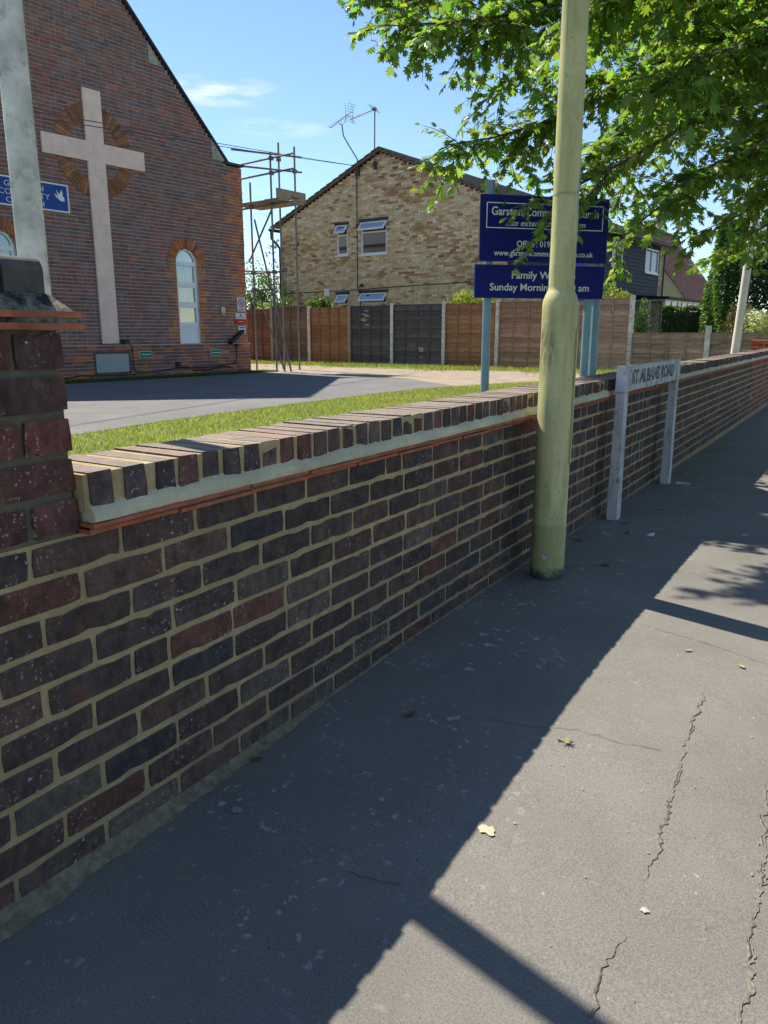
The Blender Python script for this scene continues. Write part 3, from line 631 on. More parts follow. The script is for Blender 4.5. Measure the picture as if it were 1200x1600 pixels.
MB().prism([(-.035, -.011, .09), (.035, -.011, .09), (0, -.011, .155)], (0, .0025, 0)).build('triangle', M_YEL, s); MB().box((-.04, -.011, .03), (.04, -.0085, .042)).build('lettering', M_BLACK, s)
for lab, u in (('green notice with white line beside the grey vent panel', -3.205), ('green notice with white line below the arched window', -1.14)):
    s = ch_thing('green_notice', lab, 'sign', u, .68, -.05)
    MB().box((-.17, -.008, 0), (.17, .008, .155)).build('plate', M_SWHITE, s); MB().box((-.158, -.011, .012), (.158, -.0085, .143)).build('green_face', M_GREEN, s); MB().box((-.13, -.014, .068), (.13, -.0115, .09)).build('lettering', M_SWHITE, s)
s = ch_thing('floodlight', 'black angled floodlight on the plinth ledge near the church corner', 'floodlight', -.62, .985, -.06)
Tt = lambda x, y, z: (x*math.cos(.6)-z*math.sin(.6)+.08, y, x*math.sin(.6)+z*math.cos(.6)+.15)
MB().box((-.27, -.16, -.035), (.24, -.04, .04), Tt).build('housing', M_GUT, s); MB().box((-.25, -.168, -.025), (.22, -.161, .03), Tt).build('lens', M_DARKIN, s)
m = MB(); m.box((-.15, -.1, 0), (-.05, -.02, .06)); m.box((.12, -.05, -.10), (.18, .0, -.02)); m.build('bracket', M_GUT, s)
s = ch_thing('spotlight', 'small black spotlight at the foot of the cross', 'floodlight', -3.75, .987, -.06); MB().box((-.06, -.09, .02), (.08, .0, .11)).build('housing', M_GUT, s); MB().path([(0, -.04, 0), (0, -.04, .03)], .02, 8).build('bracket', M_GUT, s)
s = ch_thing('wall_socket', 'small black weatherproof socket low on the church plinth', 'socket', -2.33, .44, -.045); MB().box((-.06, -.05, .03), (.06, .0, .13)).build('box', M_GUT, s); MB().path([(0, -.02, .03), (.01, -.02, -.03)], .012, 6).build('gland', M_GUT, s)
# ================================================================== YELLOW BRICK HOUSE
HX, HY, HW, HL = -8.356, 22.697, 9.42, 15.6
house = thing('brick_house', 'yellow stock brick house with gable end and dark clad front', 'house', (HX, HY, 0), CR)
EV, RG = 5.08, 7.05
TG = lambda u, d, z: (d, u, z)                          # gable end: u runs inward from the front corner
YT = [(32, (.66, .51, .31)), (24, (.61, .45, .25)), (24, (.72, .60, .41)), (12, (.50, .33, .19)), (6, (.38, .22, .13)), (8, (.62, .44, .21))]
GW = [(6.17, 6.67, 3.90, 4.90), (4.46, 5.58, 3.86, 4.92), (6.17, 6.67, 1.3, 2.56), (4.46, 5.60, 1.3, 2.58)]
def hspan(z):
    a, b = 0, HW
    if z > EV: k = (z-EV)/(RG-EV); a, b = HW/2*k, HW-HW/2*k
    iv = [(a, b)] if b > a else []
    for u0, u1, z0, z1 in GW:
        if z0 < z < z1: iv = [q for p, r in iv for q in ((p, min(r, u0)), (max(p, u1), r)) if q[1]-q[0] > .01]
    return iv
def hcol(u, z, rr):
    n = vnoise(u*.9, z*1.6, 3)
    c = jit(pick(rr, YT), rr, .10)
    return tuple(x*y for x, y in zip(c, (.72, .58, .5))) if (n > .72 or z > 6.2) and rr.random() < .4 else c
bm, mm = MB(), MB(); lay(bm, mm, TG, hspan, .2, 91, .0755, .218, .010, hcol, dm=.008, dep=.28, seed=11)
bm.build('gable_brickwork', M_BRICKF, house, kind='stuff'); mm.build('gable_wall', M_MORTY, house)
MB().box((0, 9.0, 2.62), (-.0, 9.0, 2.63))
def hwin(u0, u1, z0, z1, vent):
    w = MB(); frame(w, u0, u1, z0, z1, .055, TG, .03, .09); w.box((u0+.055, .03, z1-vent), (u1-.055, .09, z1-vent+.05), TG); w.box((u0-.05, -.05, z0-.05), (u1+.05, .03, z0), TG)
    fo = w.build('window', M_WHITE, house)
    MB().box((u0+.055, .06, z0+.055), (u1-.055, .064, z1-vent), TG).build('pane', M_GLASS, fo)
    m = MB(); a, L_ = R(38), vent-.03; hz = z1-.02
    TS = lambda u, d, z: TG(u, .02+d*math.cos(a)-z*math.sin(a), hz-z*math.cos(a)-d*math.sin(a))
    frame(m, u0+.01, u1-.01, 0, L_, .05, lambda u, d, z: TS(u, d, z), -.03, .015); so = m.build('open_sash', M_WHITE, house)
    MB().box((u0+.06, -.012, .05), (u1-.06, -.006, L_-.05), TS).build('pane', M_GLASSO, so)
    MB().box((u0-.02, .2, z0), (u1+.02, .22, z1), TG).build('room_back', M_DARKIN, fo)
    MB().box((u0-.08, -.012, z1), (u1+.08, .02, z1+.10), TG).build('lintel', M_SLATE, house)
for u0, u1, z0, z1 in GW: hwin(u0, u1, z0, z1, .36)
for a, b in (((5.74, 6.6), (5.74, 2.66)), ): MB().path([TG(u, -.02, z) for u, z in ((5.72, 6.6), (5.72, 2.75), (5.6, 2.7), (5.55, 1.2))], .014, 6).build('cable', M_GUT, house)
MB().path([TG(9.4, -.015, 2.66), TG(5.75, -.015, 2.70), TG(4.4, -.015, 2.74), TG(0, -.015, 2.82)], .012, 5).build('cable', M_GUT, house)
MB().lathe([(.07, 0), (.075, .06), (.03, .09)], (0, 0), 12).build('vent_cowl', M_GUT, house).location = (-.06, 5.5, 2.80)
MB().box((-.06, 7.02, 2.52), (-.001, 7.24, 2.78)).build('meter_box', M_WHITE, house)
MB().box((-.03, 8.5, 4.32), (-.001, 8.62, 4.48)).build('air_vent', M_GUT, house)
# front wall facing the street: brick below, dark boards above
bm, mm = MB(), MB(); fs_ = lambda z: [(0.285, HL)] if z < 2.62 else [(14.72, HL)]
lay(bm, mm, I, fs_, .2, 65, .0755, .218, .010, hcol, dm=.008, dep=.25, seed=12); bm.build('front_brickwork', M_BRICKF, house, kind='stuff'); mm.build('front_wall', M_MORTY, house)
MB().box((.285, .03, 2.62), (14.71, .25, EV)).build('front_upper_wall', M_CLAD, house)
z = 2.62; FW = [(1.4, 3.0), (5.0, 6.4), (8.83, 9.95), (12.74, 14.45)]
while z < EV-.05:
    iv = [(.29, 14.71)]
    if 3.80 < z+.07 < 4.72:
        for a, b in FW: iv = [q for p, r in iv for q in ((p, min(r, a)), (max(p, b), r)) if q[1]-q[0] > .01]
    for a, b in iv: MB().hexa([(a, -.035, z), (b, -.035, z), (b, .028, z), (a, .028, z), (a, -.012, z+.145), (b, -.012, z+.145), (b, .028, z+.145), (a, .028, z+.145)]).build('cladding_board', M_CLAD, house)
    z += .148
for a, b in FW:
    w = MB(); frame(w, a, b, 3.80, 4.80, .06, I, -.05, .029); w.box(((a+b)/2-.04, -.05, 3.86), ((a+b)/2+.04, .029, 4.74)); w.box((a-.05, -.10, 3.74), (b+.05, -.005, 3.80)); wo = w.build('window', M_WHITE, house)
    MB().box((a+.06, -.01, 3.86), (b-.06, -.005, 4.74)).build('pane', M_GLASS, wo)
    MB().box((a+.06, .0, 3.86), (b-.06, .026, 4.74)).build('room_back', M_DARKIN, wo)
m = MB(); m.box((.01, HW-.25, 0), (HL, HW-.01, EV)); m.box((HL-.25, .26, 0), (HL-.01, HW-.25, EV)); m.build('rear_wall', M_MORTY, house)
sl = (RG-EV)/(HW/2)
for sg in (0, 1):
    f = (lambda y: y) if sg == 0 else (lambda y: HW-y)
    ra = MB(); n = 18
    for k in range(n):                                   # tile courses, each lapping the one below
        y0, y1 = -.38+(HW/2+.38)*k/n, -.38+(HW/2+.38)*(k+1)/n+.04; z0, z1 = EV+sl*y0+.13, EV+sl*y1+.10
        q = [(-.16, f(y0), z0), (HL+.2, f(y0), z0), (HL+.2, f(y1), z1), (-.16, f(y1), z1)]; ra.prism(q if sg == 0 else q[::-1], (0, 0, .035))
    ra.build('roof', M_ROOFT, house)
    MB().prism([(-.13, f(-.3), EV-.3*sl+.04), (-.13, f(HW/2), RG+.04), (-.13, f(HW/2), RG+.10), (-.13, f(-.3), EV-.3*sl+.10)], (.09, 0, 0)).build('bargeboard', M_ROOFT, house)
MB().path([(-.14, -.42, EV-.08), (HL+.2, -.42, EV-.08)], .06, 8).build('gutter', M_GUT, house); MB().path([(-.14, HW+.42, EV-.10), (HL+.2, HW+.42, EV-.10)], .06, 8).build('gutter', M_GUT, house)
MB().box((0, -.36, EV-.06), (HL, .02, EV-.02)).build('soffit', M_LEDGE, house)
m = MB(); m.path([(-.05, HW+.42, EV-.12), (-.05, HW+.42, EV-.40), (-.09, HW+.1, EV-.62), (-.09, HW-.05, EV-.8), (-.09, HW-.05, .3)], .045, 8); m.build('downpipe', M_GUT, house, smooth=True)
MB().path([(-.06, HW+.55, EV-.62), (-.09, HW+.05, EV-.72)], .02, 6).build('waste_pipe', M_WHITE, house)
MB().path([(HL-.4, -.3, EV-.12), (HL-.4, -.08, EV-.4), (HL-.4, -.08, .3)], .04, 8).build('downpipe', M_GUT, house)
# glazed porch on the front
pf = MB(); px0, px1, pd = 11.9, 17.0, -1.3
for x in (px0, px0+.9, px0+1.8, 14.3, 15.2, 16.1, px1-.07): pf.box((x, pd, .25), (x+.07, pd+.07, 2.6))
for z in (.25, 1.15, 2.53): pf.box((px0+.07, pd+.003, z), (px1-.07, pd+.067, z+.07))
for y in (pd+.07, ): pf.box((px0+.003, y, 2.53), (px0+.067, -.01, 2.6)); pf.box((px0+.003, y, 1.15), (px0+.067, -.01, 1.22)); pf.box((px0+.003, pd+.62, .25), (px0+.067, pd+.69, 2.53))
po = pf.build('porch_frame', M_WHITE, house)
MB().box((px0+.03, pd+.03, .3), (px1-.03, pd+.036, 2.53)).build('pane', M_GLASS, po); MB().box((px0+.03, pd+.04, .3), (px0+.036, -.01, 2.53)).build('pane', M_GLASS, po)
MB().hexa([(px0-.2, pd-.2, 2.605), (px1+.2, pd-.2, 2.605), (px1+.2, -.04, 2.66), (px0-.2, -.04, 2.66), (px0-.2, pd-.2, 2.70), (px1+.2, pd-.2, 2.70), (px1+.2, -.04, 2.80), (px0-.2, -.04, 2.80)]).build('porch_roof', M_CLAD, house)
# --- aerials on the gable
ae = thing('tv_aerial', 'tall straight mast aerial fixed at the house ridge', 'aerial', (HX, HY, 0), CR)
MB().path([TG(4.92, -.06, 6.55), TG(4.90, -.06, 8.42)], .022, 8).build('mast', M_TUBE, ae); MB().path([TG(4.95, -.06, 8.36), TG(5.9, -.10, 8.20)], .014, 6).build('boom', M_TUBE, ae)
m = MB()
for k in range(4):
    z = 8.30+.06*k; m.path([TG(4.86+.05*k, -.26, z), TG(4.86+.05*k, .16, z)], .008, 5)
m.box((-.12, 4.86, 8.33), (0, 4.98, 8.40)); m.build('reflector', M_TUBE, ae)
m = MB()
for k in range(7): m.path([TG(5.0+.12*k, -.18, 8.35-.02*k), TG(5.0+.12*k, .04, 8.35-.02*k)], .006, 5)
m.build('element', M_TUBE, ae); MB().box((-.09, 4.86, 6.55), (-.0, 4.96, 6.78)).build('bracket', M_SLATE, ae)
ae = thing('tv_aerial', 'aerial with bent mast and grid reflector left of the house ridge', 'aerial', (HX, HY, 0), CR)
MB().path([TG(5.62, -.06, 6.5), TG(5.66, -.06, 6.95), TG(6.0, -.06, 7.4), TG(6.25, -.06, 7.75), TG(6.31, -.06, 8.12)], .022, 8).build('mast', M_TUBE, ae, smooth=True)
MB().path([TG(6.88, -.02, 8.10), TG(5.85, -.12, 8.42)], .014, 6).build('boom', M_TUBE, ae); MB().path([TG(6.45, -.06, 8.22), TG(6.4, -.06, 8.12), TG(6.2, -.06, 8.14), TG(6.12, -.06, 8.32)], .010, 6).build('cradle', M_TUBE, ae)
m = MB()
for k in range(8): u = 6.85-.11*k; z = 8.11+.034*k; m.path([TG(u, -.2, z), TG(u, .1, z)], .006, 5)
m.build('element', M_TUBE, ae); m = MB()
for k in range(4):
    for s in (1, -1): m.path([TG(5.92-.03*k, -.3, 8.38+s*(.06+.07*k)), TG(5.92-.03*k, .1, 8.38+s*(.06+.07*k))], .007, 5)
for y in (-.28, .08): m.path([TG(5.94, y, 8.08), TG(5.98, y, 8.68)], .007, 5)
m.build('reflector', M_TUBE, ae); MB().box((-.1, 5.58, 6.42), (0, 5.72, 6.68)).build('bracket', M_SLATE, ae)
# overhead service wire
m = MB(); A, B = Vector((-14.3, 23.75, 6.85)), Vector((-8.59, 5.4, 3.97))
for dz in (0, .09): m.path([A.lerp(B, t/24)+Vector((0, 0, dz*t/24-.12*(t/24)*(1-t/24))) for t in range(25)], .008, 5)
tag(m.build('overhead_wire', M_GUT), 'thin black overhead wire crossing the church front to the house gable', 'wire')
# ================================================================== FENCE
fence = thing('panel_fence', 'tall lap panel fence of brown and grey panels with concrete posts', 'fence', (-9, 20.3, G))
FY = 20.3; px_ = [-17.2, -15.55, -14.0, -12.42, -10.86, -9.1, -7.42, -5.58, -3.75]
FC = [(.20, .095, .06), (.19, .125, .092), (.30, .165, .085), (.10, .096, .10), (.11, .105, .108), (.34, .185, .10), (.38, .24, .16), (.43, .30, .22)]
FL = ['red brown panel', 'dull brown panel', 'orange brown panel', 'dark grey weathered panel', 'dark grey panel with pale splits', 'orange brown panel', 'light brown panel', 'pale brown panel']
topz = [2.0, 2.07, 2.02, 2.04, 2.05, 2.05, 2.08, 2.11]
def fence_panel(par, og, x0, x1, z0, z1, y, c, lab, nb, rr, battens=3, flat=False):
    fb = MB(); fb.box((x0, y-.022, z1-.03), (x1, y+.03, z1)); fb.box((x0, y-.028, z0), (x1, y-.003, z0+.05))
    for k in range(battens):
        xx = x0+(x1-x0)*(k+1)/(battens+1); fb.box((xx-.019, y-.062, z0+.05), (xx+.019, y-.036, z1-.03))
    fb.box((x0, y-.055, z0+.05), (x0+.035, y-.036, z1-.03)); fb.box((x1-.035, y-.055, z0+.05), (x1, y-.036, z1-.03))
    p = fb.build('panel', M_WOOD, par, og); p.color = tuple(min(1, a*.95) for a in c)+(1,); p['label'] = lab
    h = (z1-z0-.08)/nb
    for k in range(nb):
        a = z0+.05+k*h; m = MB(); n = 6; vs = []
        for i in range(n+1):
            xx = x0+.002+(x1-x0-.004)*i/n; w = .010*vnoise(xx*3.1, k*1.7, 5)
            w *= 2.2; vs += [(xx, y-.034, a-.022+w), (xx, y-.004, a+h), (xx, y+.004, a+h), (xx, y-.022, a-.022+w)]
        fs = [(4*i+j, 4*i+(j+1) % 4, 4*i+4+(j+1) % 4, 4*i+4+j) for i in range(n) for j in range(4)]
        b = m.add(vs, [f[::-1] for f in fs]+[(0, 1, 2, 3), tuple(4*n+j for j in (3, 2, 1, 0))]).build('board', M_WOOD, p, og); b.color = jit(c, rr, .24)+(1,)
og = (-9, 20.3, G)
for i in range(8):
    fence_panel(fence, og, px_[i]+.05, px_[i+1]-.05, G+.02, topz[i], FY, FC[i], FL[i], 13, rr)
for i, x in enumerate(px_): MB().box((x-.048, FY-.075, .1), (x+.048, FY+.05, topz[min(i, 7)]+.05)).build('post', M_CONC if i not in (1, 3) else M_PLANK, fence, og)
m = MB()
for i in (3, 4):
    for k in range(7):
        xx = px_[i]+(.62 if i == 3 else .95)+rr.uniform(-.12, .12); zz = rr.uniform(1.4, 1.95) if i == 3 else rr.uniform(.45, 1.7); w = rr.uniform(.05, .14)
        m.prism([(xx-w, FY-.036, zz), (xx+w*.8, FY-.036, zz-.012), (xx+w, FY-.036, zz+.012), (xx-w*.5, FY-.036, zz+.02)], (0, .002, 0))
m.build('split_wood', M_LEDGE, fence, og)
low = thing('low_fence', 'low pale lap panel fence running from the tall fence to the street wall', 'fence', (-2, 20.1, G)); og2 = (-2, 20.1, G)
lx = [-3.70, -1.86, -.35]
for i in range(2): fence_panel(low, og2, lx[i]+.05, lx[i+1]-.04, G, 1.24, 20.1, (.33, .235, .17), 'pale brown low panel', 8, rr)
for x in lx[1:]: MB().box((x-.06, 20.03, .1), (x+.06, 20.15, 1.40)).build('post', M_CONC, low, og2)
# ================================================================== STREET FURNITURE
LX, LY = .18, 3.63
lamp = thing('lamp_column', 'cream green painted steel lamp column with algae stains on the pavement', 'lamp post', (LX, LY, 0))
prof = [(.0855, -.1), (.0855, .308), (.0845, .312), (.0845, 1.365), (.083, 1.39), (.075, 1.415), (.066, 1.435), (.0605, 1.445), (.0595, 1.46), (.0585, 2.5), (.055, 5), (.05, 7.4)]
MB().lathe(prof, (0, 0), 40).build('column', M_LAMP, lamp, smooth=True)
m = MB(); n = 10; a0, a1 = R(-3), R(40)
for k in range(n):
    A, B = a0+(a1-a0)*k/n, a0+(a1-a0)*(k+1)/n
    m.add([(r*math.cos(t), r*math.sin(t), z) for z in (.62, 1.26) for t, r in ((A, .0835), (A, .0895), (B, .0895), (B, .0835))], [(0, 1, 2, 3), (7, 6, 5, 4), (1, 5, 6, 2)]+([(0, 4, 5, 1)] if k == 0 else [])+([(2, 6, 7, 3)] if k == n-1 else []))
m.build('door', M_LAMP, lamp)
m = MB(); q_ = [(.0901*math.cos(t), .0901*math.sin(t)) for t in (R(-4.6), R(-2.6))]; m.add([(a, b, z) for z in (.60, 1.28) for a, b in q_], [(0, 1, 3, 2)]); m.build('door_seam', M_GUT, lamp)
m = MB(); vs = []; rq = random.Random(5); nn_ = 14
for k in range(nn_+1):
    z = 1.66+.30*k/nn_
    for q in (-1, 1): t = R(4)+q*R(10)*rq.uniform(.5, 1.1); vs.append((.0603*math.cos(t), .0603*math.sin(t), z))
m.add(vs, [(2*k, 2*k+1, 2*k+3, 2*k+2) for k in range(nn_)]); m.build('torn_sticker', M_PLATE, lamp)
MB().lathe([(.0602, 1.86), (.0602, 1.872)], (0, 0), 40).build('band', simple('tape_band', (.36, .37, .20), .7), lamp)
m = MB(); m.path([(0, 0, 7.35), (.1, 0, 7.55), (.6, 0, 7.7), (1.1, 0, 7.72)], .03, 10); m.build('bracket_arm', M_LAMP, lamp); MB().hexa([(1.05, -.09, 7.66), (1.6, -.07, 7.68), (1.6, .07, 7.68), (1.05, .09, 7.66), (1.08, -.06, 7.78), (1.55, -.05, 7.76), (1.55, .05, 7.76), (1.08, .06, 7.78)]).build('lantern', M_GALV, lamp)
# street nameplate
np_ = thing('street_nameplate', 'weathered grey street nameplate reading ST ALBANS ROAD on two concrete posts', 'street sign', (.11, 5.9, 0))
for y in (5.12, 6.72):
    MB().hexa([(-.035, y-5.9-.05, -.2), (.035, y-5.9-.05, -.2), (.035, y-5.9+.05, -.2), (-.035, y-5.9+.05, -.2), (-.028, y-5.9-.046, .865), (.028, y-5.9-.046, .865), (.028, y-5.9+.046, .865), (-.028, y-5.9+.046, .865)]).build('post', M_PLATEP, np_)
    MB().hexa([(-.034, y-5.9-.055, .868), (.034, y-5.9-.055, .868), (.034, y-5.9+.055, .868), (-.034, y-5.9+.055, .868), (-.03, y-5.9-.05, 1.035), (.03, y-5.9-.05, 1.035), (.03, y-5.9+.05, 1.035), (-.03, y-5.9+.05, 1.035)]).build('post_head', M_PLATEP, np_)
pb = MB().box((-.022, -.79, .868), (.022, .79, 1.032)).build('plate', M_PLATE, np_)
text_mb('ST ALBANS ROAD', 1.30, lambda u, y, e: (.0225+e, u+.01, .912+y), .094, weight=.03).build('lettering', M_LETTER, pb)
text_mb('', 1, lambda *a: a) if False else None
# concrete pole behind the pier, and far pole
pole = MB(); pole.lathe([(.053, G-.2), (.0505, 1.2), (.048, 2.0), (.045, 3.2), (.042, 5.6)], (-1.12, 1.76), 28)
po_ = pole.build('concrete_pole', M_CONC, None, (-1.12, 1.76, 0), smooth=True); po_.location = (-1.12, 1.76, 0); tag(po_, 'mottled pale concrete pole standing behind the brick pier', 'pole')
fp = MB(); fp.lathe([(.072, 0), (.068, 2), (.055, 7)], (0, 0), 20); o = fp.build('utility_pole', simple('pale_pole', (.62, .58, .5), .9, .12, 5, 50, .3), None, (0, 0, 0), smooth=True); o.location = (-.57, 14.9, .1); o.rotation_euler = (-.025, .038, 0); tag(o, 'pale utility pole rising behind the far wall beside the low fence', 'pole')
# red brick end pier of the wall
rp = thing('red_pier', 'red brick pier where the dark boundary wall ends', 'pier', (-.1, 16.76, 0)); bm, mm = MB(), MB()
RT = [(3, (.30, .07, .04)), (2, (.24, .06, .04)), (1, (.18, .06, .045))]
lay(bm, mm, lambda u, d, z: (.14-d, u-.35, z), lambda z: [(0, .7)], -.1, 15, .0763, .222, .01, lambda *a: jit(pick(a[2], RT), a[2]), dep=.5, seed=2)
lay(bm, mm, lambda u, d, z: (u-.36, d-.352, z), lambda z: [(0, .5)], -.1, 15, .0763, .222, .01, lambda *a: jit(pick(a[2], RT), a[2]), dep=.3, seed=3)
bm.build('brickwork', M_BRICKF, rp, kind='stuff'); mm.build('mortar_core', M_MORTF, rp); MB().box((-.4, -.39, 1.046), (.18, .39, 1.1)).build('cap', M_TILE, rp)
# ================================================================== CHURCH NOTICE BOARD
SA = R(45); sx, sy = -1.312, 6.117
nb = thing('notice_board', 'navy church notice board facing the pavement on blue posts', 'sign', (sx, sy, 0), SA)
for u, top in ((0, 2.46), (.935, 2.30)): MB().path([(u, .045, G), (u, .045, top)], .036, 16).build('post', M_POST, nb, smooth=True)
MB().box((-.10, -.012, 1.825), (1.05, .008, 2.345)).build('upper_board', M_NAVY, nb); MB().box((-.135, -.014, 1.530), (1.04, .006, 1.798)).build('lower_board', M_NAVY, nb)
m = MB(); frame(m, -.05, 1.0, 2.085, 2.285, .007, I, -.0155, -.0125); m.build('border_line', M_CREAMTXT, nb)
for t, z, w, h, c, sh, wt in (('Garston Community Church', 2.188, .96, .068, .475, 0, .012), ('...to extend the kingdom', 2.108, .72, .048, .48, .25, .004), ('www.garstoncommunitychurch.co.uk', 1.872, .90, .046, .475, 0, .008)):
    text_mb(t, w, lambda u, y, e, z=z, c=c: (u+c, -.0125-e, z+y), h, sh, wt).build('lettering', M_CREAMTXT, nb)
text_mb('Office : 01923', .36, lambda u, y, e: (u+.225, -.0125-e, 1.945+y), .050, 0, .008, 'L').build('lettering', M_CREAMTXT, nb)
text_mb('Family Worship', .58, lambda u, y, e: (u+.19, -.0145-e, 1.69+y), .062, 0, .01, 'L').build('lettering', M_CREAMTXT, nb)
text_mb('Sunday Morning 10.30 am', .905, lambda u, y, e: (u+.45, -.0145-e, 1.592+y), .060, 0, .01).build('lettering', M_CREAMTXT, nb)
for u in (0, .935):
    for z in (1.66, 1.95, 2.22): MB().box((u-.05, .009, z), (u+.05, .085, z+.03)).build('clamp', M_GALV, nb)
v = Vector((sx, sy, 0))+Vector((math.cos(SA), math.sin(SA), 0))*1.03
b2 = thing('notice_board', 'second navy notice board angled away behind the first, on tall grey topped post', 'sign', (v.x-.115, v.y+.10, 0), R(128))
for u, top in ((.0, 2.30), (.95, 2.42)): MB().path([(u, -.05, G), (u, -.05, top)], .036, 16).build('post', M_POST if u else M_POST, b2, smooth=True)
MB().box((.02, -.012, 1.80), (1.12, .010, 2.40)).build('upper_board', M_NAVY, b2); MB().box((.02, -.012, 1.53), (1.12, .010, 1.77)).build('lower_board', M_NAVY, b2)
for z in (1.62, 1.90, 2.2): MB().box((-.05, -.095, z), (.05, .009, z+.03)).build('clamp', M_GALV, b2)
# ================================================================== SCAFFOLD
sf = thing('scaffold_tower', 'grey tube scaffold tower with plank deck at the church corner', 'scaffold', (-12, 16.2, G)); og3 = (-12, 16.2, G)
def tube(a, b, name='tube', mat=M_TUBE, r=.0245): MB().path([a, b], r, 8).build(name, mat, sf, og3)
ux, uy = .087, .996
def SP(a, b, z): return (-12.33+.996*a+.087*b, 15.75-.087*a+.996*b, z)   # a: towards the street, b: along the church side
for a, b, top, bot in ((0, 0, 4.93, G), (.72, .02, 5.56, G), (.15, .9, 6.0, 4.2), (.66, .95, 5.85, G), (.1, .95, 4.6, G)): tube(SP(a, b, bot), SP(a, b, top), 'standard')
for z in (5.42, 5.08, 4.35): tube(SP(-.35, .05, z-.02), SP(1.45, .05, z+.02), 'transom')
for z in (5.62, 5.26): tube(SP(-.05, -.55, z), SP(.72, 1.15, z), 'ledger')
tube(SP(-.45, .06, 2.74), SP(1.15, .06, 2.74), 'transom'); tube(SP(-.45, .10, 2.82), SP(.9, .10, 2.74), 'transom'); tube(SP(-.4, .05, 2.3), SP(.72, .05, 2.32), 'transom')
tube(SP(.45, .3, 4.3), SP(-.35, .2, 3.05), 'brace'); tube(SP(.05, .06, 4.05), SP(1.2, .06, G), 'brace'); tube(SP(.02, .08, 2.35), SP(.98, .05, G), 'brace')
for k in range(3): MB().box((0, 0, 0), (.85+.1*k, .22, .04), lambda x, y, z, k=k: SP(.18+x-.05*k, .3+.05*k+y, 4.45+.043*k+z)).build('spare_board', M_PLANK, sf, og3)
for k in range(4): MB().box((0, 0, 0), (1.55, .22, .045), lambda x, y, z, k=k: SP(-.45+x, -.12+.235*k+y, 4.40+z)).build('deck_board', M_PLANK, sf, og3)
MB().box((0, 0, 0), (.95, .04, .22), lambda x, y, z: SP(.12+x, .86+y, 4.46+z)).build('toe_board', M_PLANK, sf, og3); MB().box((0, 0, 0), (.04, 1.0, .22), lambda x, y, z: SP(1.04+x, -.14+y, 4.46+z)).build('toe_board', M_PLANK, sf, og3)
for a, b, z in ((0, 0, 2.74), (.72, .05, 2.74), (0, 0, 2.32), (0, .02, 4.35), (.72, .05, 4.35), (.72, .05, 5.08), (.72, .05, 5.42), (.15, .9, 5.6), (.66, .95, 5.26)):
    q = SP(a, b, z); MB().box((q[0]-.045, q[1]-.045, q[2]-.045), (q[0]+.045, q[1]+.045, q[2]+.045)).build('coupler', M_TUBE, sf, og3)
# ================================================================== FAR HOUSE (red tiles, cream walls)
rh = thing('cottage', 'cream rendered cottage with steep red tiled roof beyond the hedge', 'house', (-6.6, 41.0, 0), CR)
m = MB(); m.box((0, 0, 0), (7, 6, 2.95)); m.build('wall', M_CREAM, rh)
MB().prism([(7.001, 0, 2.95), (7.001, 6, 2.95), (7.001, 3, 6.6)], (-.2, 0, 0)).build('gable_wall', M_CREAM, rh); MB().prism([(-.001, 0, 2.95), (-.001, 3, 6.6), (-.001, 6, 2.95)], (.2, 0, 0)).build('gable_wall', M_CREAM, rh)
m = MB(); rq = random.Random(8); n = 30; e0 = Vector((0, -.3, 2.62)); e1 = Vector((0, 3, 6.75)); 
for k in range(n):
    a = e0.lerp(e1, k/n); b = e0.lerp(e1, (k+1.25)/n); x = -.15+(.08 if k % 2 else 0)
    while x < 7.15:
        m.col = jit(pick(rq, [(4, (.34, .13, .08)), (3, (.28, .11, .07)), (2, (.38, .17, .11)), (1, (.2, .09, .065))]), rq)
        m.add([(x, a.y, a.z+.03), (x+.155, a.y, a.z+.03), (x+.155, b.y, b.z), (x, b.y, b.z), (x, a.y, a.z+.005), (x+.155, a.y, a.z+.005)], [(0, 1, 2, 3), (4, 5, 1, 0)]); x += .162
m.build('roof_tiles', M_REDTILE, rh, kind='stuff'); MB().prism([(-.2, 6.3, 2.62), (7.2, 6.3, 2.62), (7.2, 3, 6.7), (-.2, 3, 6.7)][::-1], (0, 0, .05)).build('rear_roof', M_ROOFT, rh)
m = MB(); m.path([(-.2, -.34, 2.60), (7.2, -.34, 2.60)], .06, 8); m.build('gutter', M_GUT, rh); MB().box((-.2, -.28, 2.48), (7.2, -.01, 2.62)).build('fascia', M_BARK, rh)
for x in (1.2, 4.6):
    w = MB(); frame(w, x, x+1.2, 1.0, 2.2, .07, I, -.05, .0-.001); wo = w.build('window', M_WHITE, rh); MB().box((x+.07, -.02, 1.07), (x+1.13, -.015, 2.13)).build('pane', M_GLASS, wo); MB().box((x+.07, -.012, 1.07), (x+1.13, -.004, 2.13)).build('room_back', M_DARKIN, wo)
